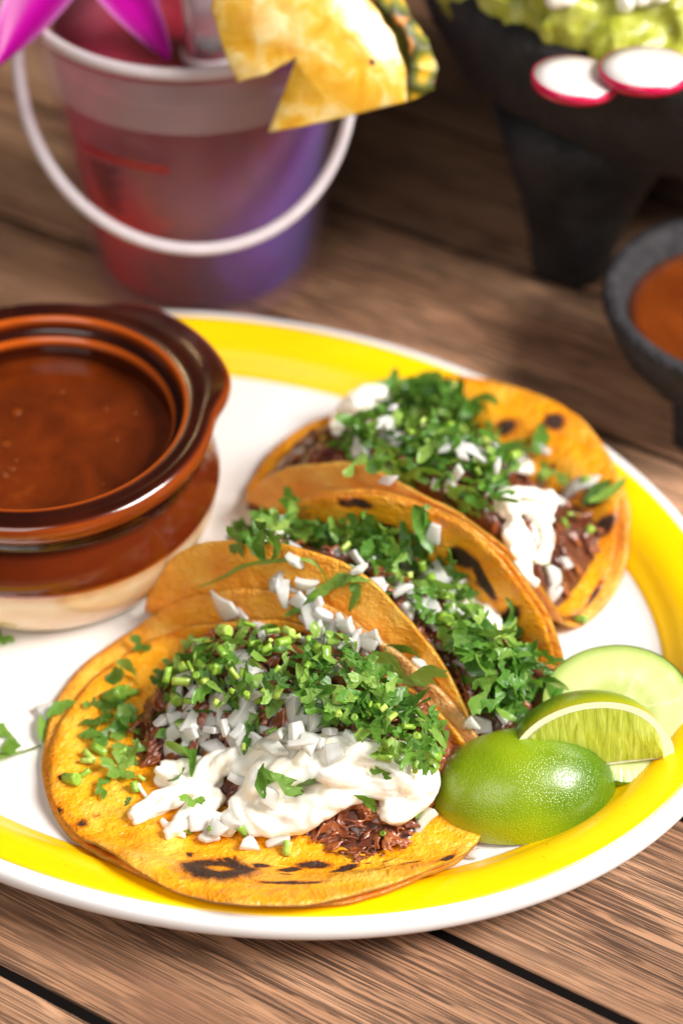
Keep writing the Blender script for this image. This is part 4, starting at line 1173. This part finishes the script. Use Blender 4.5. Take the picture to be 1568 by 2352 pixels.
# bail handle hanging down in front
hp = []
aL, aR = R_(186), R_(-24)
A = BK + Vector((math.cos(aL) * (RT + .003), math.sin(aL) * (RT + .003), .104)); B = BK + Vector((math.cos(aR) * (RT + .003), math.sin(aR) * (RT + .003), .104))
for i in range(41):
    t = i / 40; ph = math.pi * t
    mid = (A + B) / 2; ax = (B - A) / 2
    rr = brad(.04) + .012
    hp.append(mid - ax * math.cos(ph) * (.985 if 0 < i < 40 else 1) + Vector((0, -.058, -.045)) * (math.sin(ph) ** .85))
V, Fc = tube(hp, [.0022] * 41, 10, .75)
hd = link('handle', mesh('bucket_handle', V, Fc, MT['handle']), bucket, label='white plastic bail handle hanging down')
# liquid
V, Fc = lathe([(0, .006), (RB - .006, .006), (RB - .0035, .009), (brad(.05) - .0035, .05), (brad(.098) - .0035, .098), (brad(.100) - .004, .0995), (.03, .099), (0, .099)], 90)
lq = link('iced_drink', mesh('iced_drink', V, Fc, MT['drink']), None, None, 'red and purple layered drink filling the frosted bucket', 'drink')
lq.location = BK + Vector((0, 0, 0))
def printed(name, rows, mat, label):
    V, Fc = [], []
    for (z0, z1, a0, a1) in rows:
        o = len(V); N = 10
        for i in range(N + 1):
            a = R_(lerp(a0, a1, i / N))
            for z in (z0, z1): V.append(BK + Vector((math.cos(a) * (brad(z) + .0003), math.sin(a) * (brad(z) + .0003), z)))
        Fc += [(o + 2 * i, o + 2 * i + 2, o + 2 * i + 3, o + 2 * i + 1) for i in range(N)]
    link(name, mesh(name, V, Fc, mat), bucket, label=label)
printed('red_print_line', [(.0735, .0765, 222, 262)], MT['redprint'], 'red printed line on the bucket')
printed('small_print_block', [(.0705 - .003 * k, .0690 - .003 * k, 223 + k, 240 - (k % 2) * 3) for k in range(7)], MT['blackprint'], 'block of small dark print')

# clear tube standing in the drink
glass = M('clear_plastic'); glass.set(col=(.95, .92, .95), rough=.12, trans=.9, ior=1.35)
tb = px(478, 118, .108)
tb = Vector((tb.x, tb.y + .012, .0985))
V, Fc = lathe([(0, 0), (.0088, 0), (.0094, .001), (.0096, .004), (.0090, .008), (.0090, .075), (.0080, .075), (.0080, .009), (.0075, .006), (0, .006)], 40, tb)
tube_o = thing('clear_tube', tb, 'clear plastic tube standing upright in the bucket drink', 'tube')
link('wall', mesh('tube_wall', V, Fc, glass.m), tube_o)
V, Fc = lathe([(.0099, .0005), (.0102, .0015), (.0102, .0030), (.0096, .0040), (.0092, .0030), (.0092, .0010)], 40, tb, close=True)
link('foot_ring', mesh('foot_ring', V, Fc, MT['handle']), tube_o, label='pale ring at the foot of the tube')

# orchid
def mat_petal():
    m = M('orchid_petal'); co = m.coords(attr='pet')
    x = m.sepx(co, 0); y = m.sepx(co, 1)
    e = m.math('ABSOLUTE', y)
    c = m.ramp(e, [(0, srgb(212, 0, 172)), (.55, srgb(190, 0, 150)), (.82, srgb(210, 70, 180)), (1, srgb(232, 160, 216))])
    v = m.noise(m.coords(attr='pet', scale=(2, 14, 1)), 1, 2)
    c = m.mix(m.math('MULTIPLY', v, .5), c, srgb(140, 0, 120))
    m.set(col=c, rough=.4, sss=.2, sr=(.003, .001, .003), ss=1.0)
    t = m.node('ShaderNodeBsdfTranslucent'); m.put(t.inputs[0], c)
    mx = m.node('ShaderNodeMixShader'); mx.inputs[0].default_value = .3
    m.t.links.new(m.b.outputs[0], mx.inputs[1]); m.t.links.new(t.outputs[0], mx.inputs[2]); m.t.links.new(mx.outputs[0], m.out.inputs[0])
    return m.m
MT['petal'] = mat_petal()
oc = px(190, -150, .134)
orchid = thing('orchid_flower', oc, 'magenta orchid bloom resting on the bucket rim', 'flower')
def petal(base, tip, wid, nrm, curl):
    N, Mv = 14, 8; V, Fc, pt = [], [], []
    d = tip - base; L = d.length; d.normalize(); s = d.cross(nrm).normalized(); n2 = s.cross(d)
    for th in (0, -.0006):
        for i in range(N + 1):
            t = i / N; w = wid * (math.sin(math.pi * (t ** .75 * .92 + .04)) ** .75)
            for j in range(Mv + 1):
                y = j / Mv * 2 - 1
                V.append(base + d * (L * t) + s * (w * y) + n2 * (curl * (t * t) * L + .22 * wid * y * y - .12 * wid * (1 - abs(y)) * 1 + th)); pt.append((t, y, 0))
    K = (N + 1) * (Mv + 1)
    for i in range(N):
        for j in range(Mv):
            a = i * (Mv + 1) + j; Fc.append((a, a + Mv + 1, a + Mv + 2, a + 1)); Fc.append((K + a, K + a + 1, K + a + Mv + 2, K + a + Mv + 1))
    me = mesh('petal', V, Fc, MT['petal']); vattr(me, 'pet', pt); return me
for (u, v, z, w, cu) in ((372, 90, .122, .0095, -.15), (-8, 118, .120, .0105, -.12), (-60, -220, .138, .011, -.1), (190, -300, .140, .011, -.1), (390, -200, .138, .011, -.1)):
    link('petal', petal(oc, px(u, v, z), w, (CAM - oc).normalized() * .8 + Vector((0, 0, .6)), cu), orchid)
V, Fc = ico((oc.x, oc.y - .002, oc.z + .003), .006); link('lip', mesh('lip', V, Fc, MT['petal']), orchid)

# pineapple wedge
def mat_pine():
    m = M('pineapple_flesh'); co = m.coords('Object')
    n = m.noise(m.coords('Object', scale=(1, 1, 1)), 110, 4, .6, .5); v = m.voro(co, 260)
    c = m.ramp(n, [(.3, srgb(214, 150, 22)), (.48, srgb(226, 176, 60)), (.62, srgb(234, 206, 136))])
    m.set(col=c, rough=.25, sss=.4, sr=(.005, .003, .0006), ss=1.0, coat=.3, coatr=.15, nrm=m.bump(n, .35, .0015)); return m.m
def mat_rind():
    m = M('pineapple_rind'); co = m.coords('Object')
    v = m.voro(co, 130); n = m.noise(co, 160, 4)
    c = m.ramp(m.math('ADD', v, m.math('MULTIPLY_ADD', n, .8, -.4)), [(.1, srgb(236, 178, 30)), (.4, srgb(120, 120, 30)), (.65, srgb(56, 60, 18)), (.9, srgb(214, 140, 60))])
    m.set(col=c, rough=.5, nrm=m.bump(v, .9, .003)); return m.m
MT['pine'] = mat_pine(); MT['rind'] = mat_rind()
def pineapple():
    # a slice sector standing over the bucket rim: outline in its own plane, 13 mm thick
    P0 = px(615, 305, .108); P1 = px(1000, 205, .118); P2 = px(880, -60, .150); P3 = px(545, -10, .145)
    tipv = P0
    e1 = (P1 - P0).normalized(); nrm = (CAM - P0).normalized(); nrm = (nrm - e1 * nrm.dot(e1)).normalized(); e2 = nrm.cross(e1)
    if e2.z < 0: e2 = -e2
    W = (P1 - P0).length
    S = W / 400.0
    def W2(u, v, d): return P0 + e1 * ((u) * S) + e2 * (v * S) + nrm * d
    # outline in picture-like units: tip lower left, rind on the right
    oa = [(0, 0), (130, 18), (260, 4), (330, 0)]
    arc = [(400 - 2, 20), (402, 70), (385, 150), (355, 220), (310, 290), (250, 340)]
    oa = [(0, 0), (10, 12), (60, 85), (118, 160), (90, 165), (40, 150), (-15, 150), (-38, 230), (-45, 330), (60, 420), (250, 400)]
    flesh = [(0, 0), (120, -8), (330, -12), (345, 60), (335, 140), (310, 215), (270, 290), (225, 360), (120, 400), (-20, 380), (-55, 300), (-50, 200), (-38, 128), (30, 128), (108, 150), (60, 80)]
    rind = [(330, -12), (392, -2), (410, 40), (405, 110), (380, 190), (345, 265), (300, 340), (250, 400), (225, 360), (270, 290), (310, 215), (335, 140), (345, 60)]
    root = thing('pineapple_wedge', P0, 'grilled pineapple wedge with rind slotted onto the bucket rim', 'pineapple')
    def slab(name, ol, mat, th, off, rough_):
        V, Fc = [], []; n = len(ol); dd = []
        # refine outline
        for i in range(n):
            a, b = ol[i], ol[(i + 1) % n]
            for k in range(5): dd.append((lerp(a[0], b[0], k / 5), lerp(a[1], b[1], k / 5)))
        N = len(dd)
        for lay, (d, ins) in enumerate(((0 + off, 4), (.0012 + off, 0), (th - .0012 + off, 0), (th + off, 4))):
            cx = sum(p[0] for p in dd) / N; cy = sum(p[1] for p in dd) / N
            for (u, v) in dd:
                k = 1 - ins / 200.0
                j = rough_ * nz(u * .03, v * .03, lay * .6)
                V.append(W2(cx + (u - cx) * k + j, cy + (v - cy) * k + j, d + rough_ * .00012 * nz(u * .02, v * .02, 4)))
        for l in range(3):
            for i in range(N):
                j = (i + 1) % N; Fc.append((l * N + i, l * N + j, (l + 1) * N + j, (l + 1) * N + i))
        Fc.append(tuple(range(N - 1, -1, -1))); Fc.append(tuple(3 * N + i for i in range(N)))
        import bmesh
        me = mesh(name, V, Fc, mat); bm = bmesh.new(); bm.from_mesh(me)
        bmesh.ops.triangulate(bm, faces=[f for f in bm.faces if len(f.verts) > 4]); bmesh.ops.recalc_face_normals(bm, faces=bm.faces)
        bm.to_mesh(me); bm.free()
        link(name, me, root)
    slab('flesh', flesh, MT['pine'], .013, -.008, 3.0)
    slab('rind', rind, MT['rind'], .0136, -.0083, 7.0)
    for (u, v, r) in ((270, 95, 15), (255, 300, 9), (150, 330, 10)):
        c = W2(u, v, .0048)
        bag = ico((0, 0, 0), r * S, 2, (1, 1, .12))
        q = nrm.to_track_quat('Z', 'Y').to_matrix()
        link('grill_mark', mesh('grill_mark', [c + q @ p for p in bag[0]], bag[1], MT['char']), root)
MT['char'] = mat_flat('charred', srgb(92, 44, 8), rough=.6)
pineapple()

# ------------------------------------------------------------------ molcajete with guacamole
MC = Vector((.128, .173, 0)); MR = .103
mol = thing('molcajete', MC, 'black volcanic stone mortar bowl on stubby legs filled with guacamole', 'stone bowl')
def rough_lathe(prof, seg, c, amp, fr):
    V, Fc = lathe(prof, seg, c)
    V = [v + Vector((v.x - c[0], v.y - c[1], 0)).normalized() * amp * (nz(v.x * fr, v.y * fr, v.z * fr) + .5 * nz(v.x * fr * 3, v.y * fr * 3, v.z * fr * 3)) if (v.x - c[0]) ** 2 + (v.y - c[1]) ** 2 > 1e-8 else v for v in V]
    return V, Fc
V, Fc = rough_lathe([(0, .046), (.030, .047), (.055, .054), (.074, .066), (.090, .083), (.099, .100), (.103, .114), (.1025, .120), (.099, .123), (.092, .1225), (.087, .118), (.078, .098), (.05, .075), (0, .068)], 160, MC, .0030, 70)
link('bowl', mesh('molcajete_bowl', V, Fc, MT['stone']), mol)
for ang in (222, 342, 100):
    d = Vector((math.cos(R_(ang)), math.sin(R_(ang)), 0))
    p0, p1 = MC + d * .052 + Vector((0, 0, .072)), MC + d * .056
    path = [p0.lerp(p1, t) for t in (0, .2, .4, .6, .8, .95, 1.0)]
    V, Fc = tube(path, [.036, .032, .026, .021, .0170, .0155, .0135], 22)
    V = [v + Vector((1, 1, .3)) * .0026 * nz(v.x * 90, v.y * 70, v.z * 70) for v in V]
    for v in V: v.z = max(0.0, v.z)
    link('leg', mesh('leg', V, Fc, MT['stone']), mol)
def mat_guac():
    m = M('guacamole'); co = m.coords('Object'); n = m.noise(co, 90, 5, .65)
    c = m.ramp(n, [(.3, srgb(126, 130, 24)), (.5, srgb(168, 172, 56)), (.72, srgb(206, 208, 110))])
    m.set(col=c, rough=.35, sss=.25, sr=(.003, .003, .001), ss=1.0, coat=.2, coatr=.2, nrm=m.bump(n, .6, .002)); return m.m
MT['guac'] = mat_guac()
bag = Bag(); rg = random.Random(31)
for _ in range(150):
    a = rg.uniform(0, 6.283); r = .092 * math.sqrt(rg.random()); h = .129 + .030 * (1 - (r / .098) ** 2)
    bag.add(ico((MC.x + r * math.cos(a), MC.y + r * math.sin(a), h - .012 + rg.uniform(-.003, .004)), rg.uniform(.010, .018), 2, (1, 1, .85)))
bag.add(lathe([(0, .09), (.07, .10), (.084, .118), (.07, .126), (0, .14)], 40, MC))
gu = remeshed('guacamole', bag, .0018, 3, MT['guac'])
for v in gu.vertices:
    p = v.co; v.co = p + Vector((nz(p.x * 130, p.y * 130, p.z * 130), nz(p.y * 130, p.z * 130, p.x * 130), nz(p.z * 130, p.x * 130, p.y * 130))) * .003
link('guacamole', gu, None, None, 'chunky green guacamole heaped in the black stone bowl', 'guacamole')
bvG = bvh_of(gu)
def mat_radish():
    m = M('radish_flesh'); n = m.noise(m.coords('Object'), 120, 3)
    m.set(col=m.mix(n, srgb(232, 224, 220), srgb(224, 210, 208)), rough=.25, sss=.4, sr=(.004, .003, .003), ss=1.0); return m.m
MT['radish'] = mat_radish(); MT['radskin'] = mat_flat('radish_skin', srgb(206, 8, 74), rough=.3, coat=.3)
for (u, v, rad, z, lab, tx, ty) in ((1320, 184, .0140, .1275, 'thin radish slice lower of the two on the stone bowl edge', -.06, .06), (1482, 162, .0148, .1310, 'thin radish slice overlapping the other on the stone bowl edge', -.08, -.02)):
    c = px(u, v, z)
    root = thing('radish_slice', c, lab, 'radish')
    Mx = Matrix.Translation(c) @ Matrix.Rotation(tx, 4, 'X') @ Matrix.Rotation(ty, 4, 'Y')
    V, Fc = lathe([(0, -.0016), (rad * .6, -.0017), (rad - .0008, -.0015), (rad - .0008, .0015), (rad * .6, .0018), (0, .0016)], 60); link('flesh', mesh('flesh', [Mx @ p for p in V], Fc, MT['radish']), root)
    V, Fc = lathe([(rad - .0009, -.0018), (rad - .0003, -.0019), (rad, 0), (rad - .0003, .0014), (rad - .0009, .0014)], 60, close=True); link('skin', mesh('skin', [Mx @ p for p in V], Fc, MT['radskin']), root, label='crimson radish skin edge')
for i, (u, v) in enumerate(((1290, 12), (1440, 14), (1490, 8), (1270, -10), (1400, -14))):
    p, n_ = hit(bvG, u, max(v, -40))
    if p is None: continue
    bag = Bag(); rg = random.Random(60 + i)
    for _ in range(5): bag.add(ico((p.x + rg.uniform(-.004, .004), p.y + rg.uniform(-.003, .003), p.z + rg.uniform(.001, .004)), rg.uniform(.0025, .004)))
    link('cheese_crumble', remeshed('cheese_crumble', bag, .0012, 1, MT['cream']), None, None, 'white cheese crumble on top of the guacamole', 'cheese', 'cheese crumbles on the guacamole')

# ------------------------------------------------------------------ salsa bowl
SB = Vector((.1382, .058, 0)); 
sal = thing('salsa_bowl', SB, 'small dark grey footed salsa bowl with a thick rim', 'salsa bowl')
V, Fc = lathe([(0, .010), (.022, .011), (.034, .017), (.043, .028), (.0475, .038), (.0495, .0425), (.0497, .0450), (.0485, .0468), (.0460, .0470), (.0440, .0458), (.0425, .043), (.039, .033), (.030, .022), (0, .018)], 110, SB)
link('bowl', mesh('salsa_bowl_shell', V, Fc, MT['bowl']), sal)
for ang in (235, 355, 115):
    d = Vector((math.cos(R_(ang)), math.sin(R_(ang)), 0))
    V, Fc = tube([(SB + d * (.026 + .004 * t)) + Vector((0, 0, .018 * (1 - t))) for t in (0, .35, .7, .95, 1)], [.011, .0095, .008, .0072, .006], 16)
    link('foot', mesh('foot', V, Fc, MT['bowl']), sal)
V, Fc = lathe([(0, .037), (.02, .037), (.036, .0372), (.0402, .0378), (.0395, .033), (0, .028)], 80, SB)
link('red_salsa', mesh('red_salsa', V, Fc, MT['salsa']), None, None, 'orange red salsa in the small grey footed bowl', 'salsa')
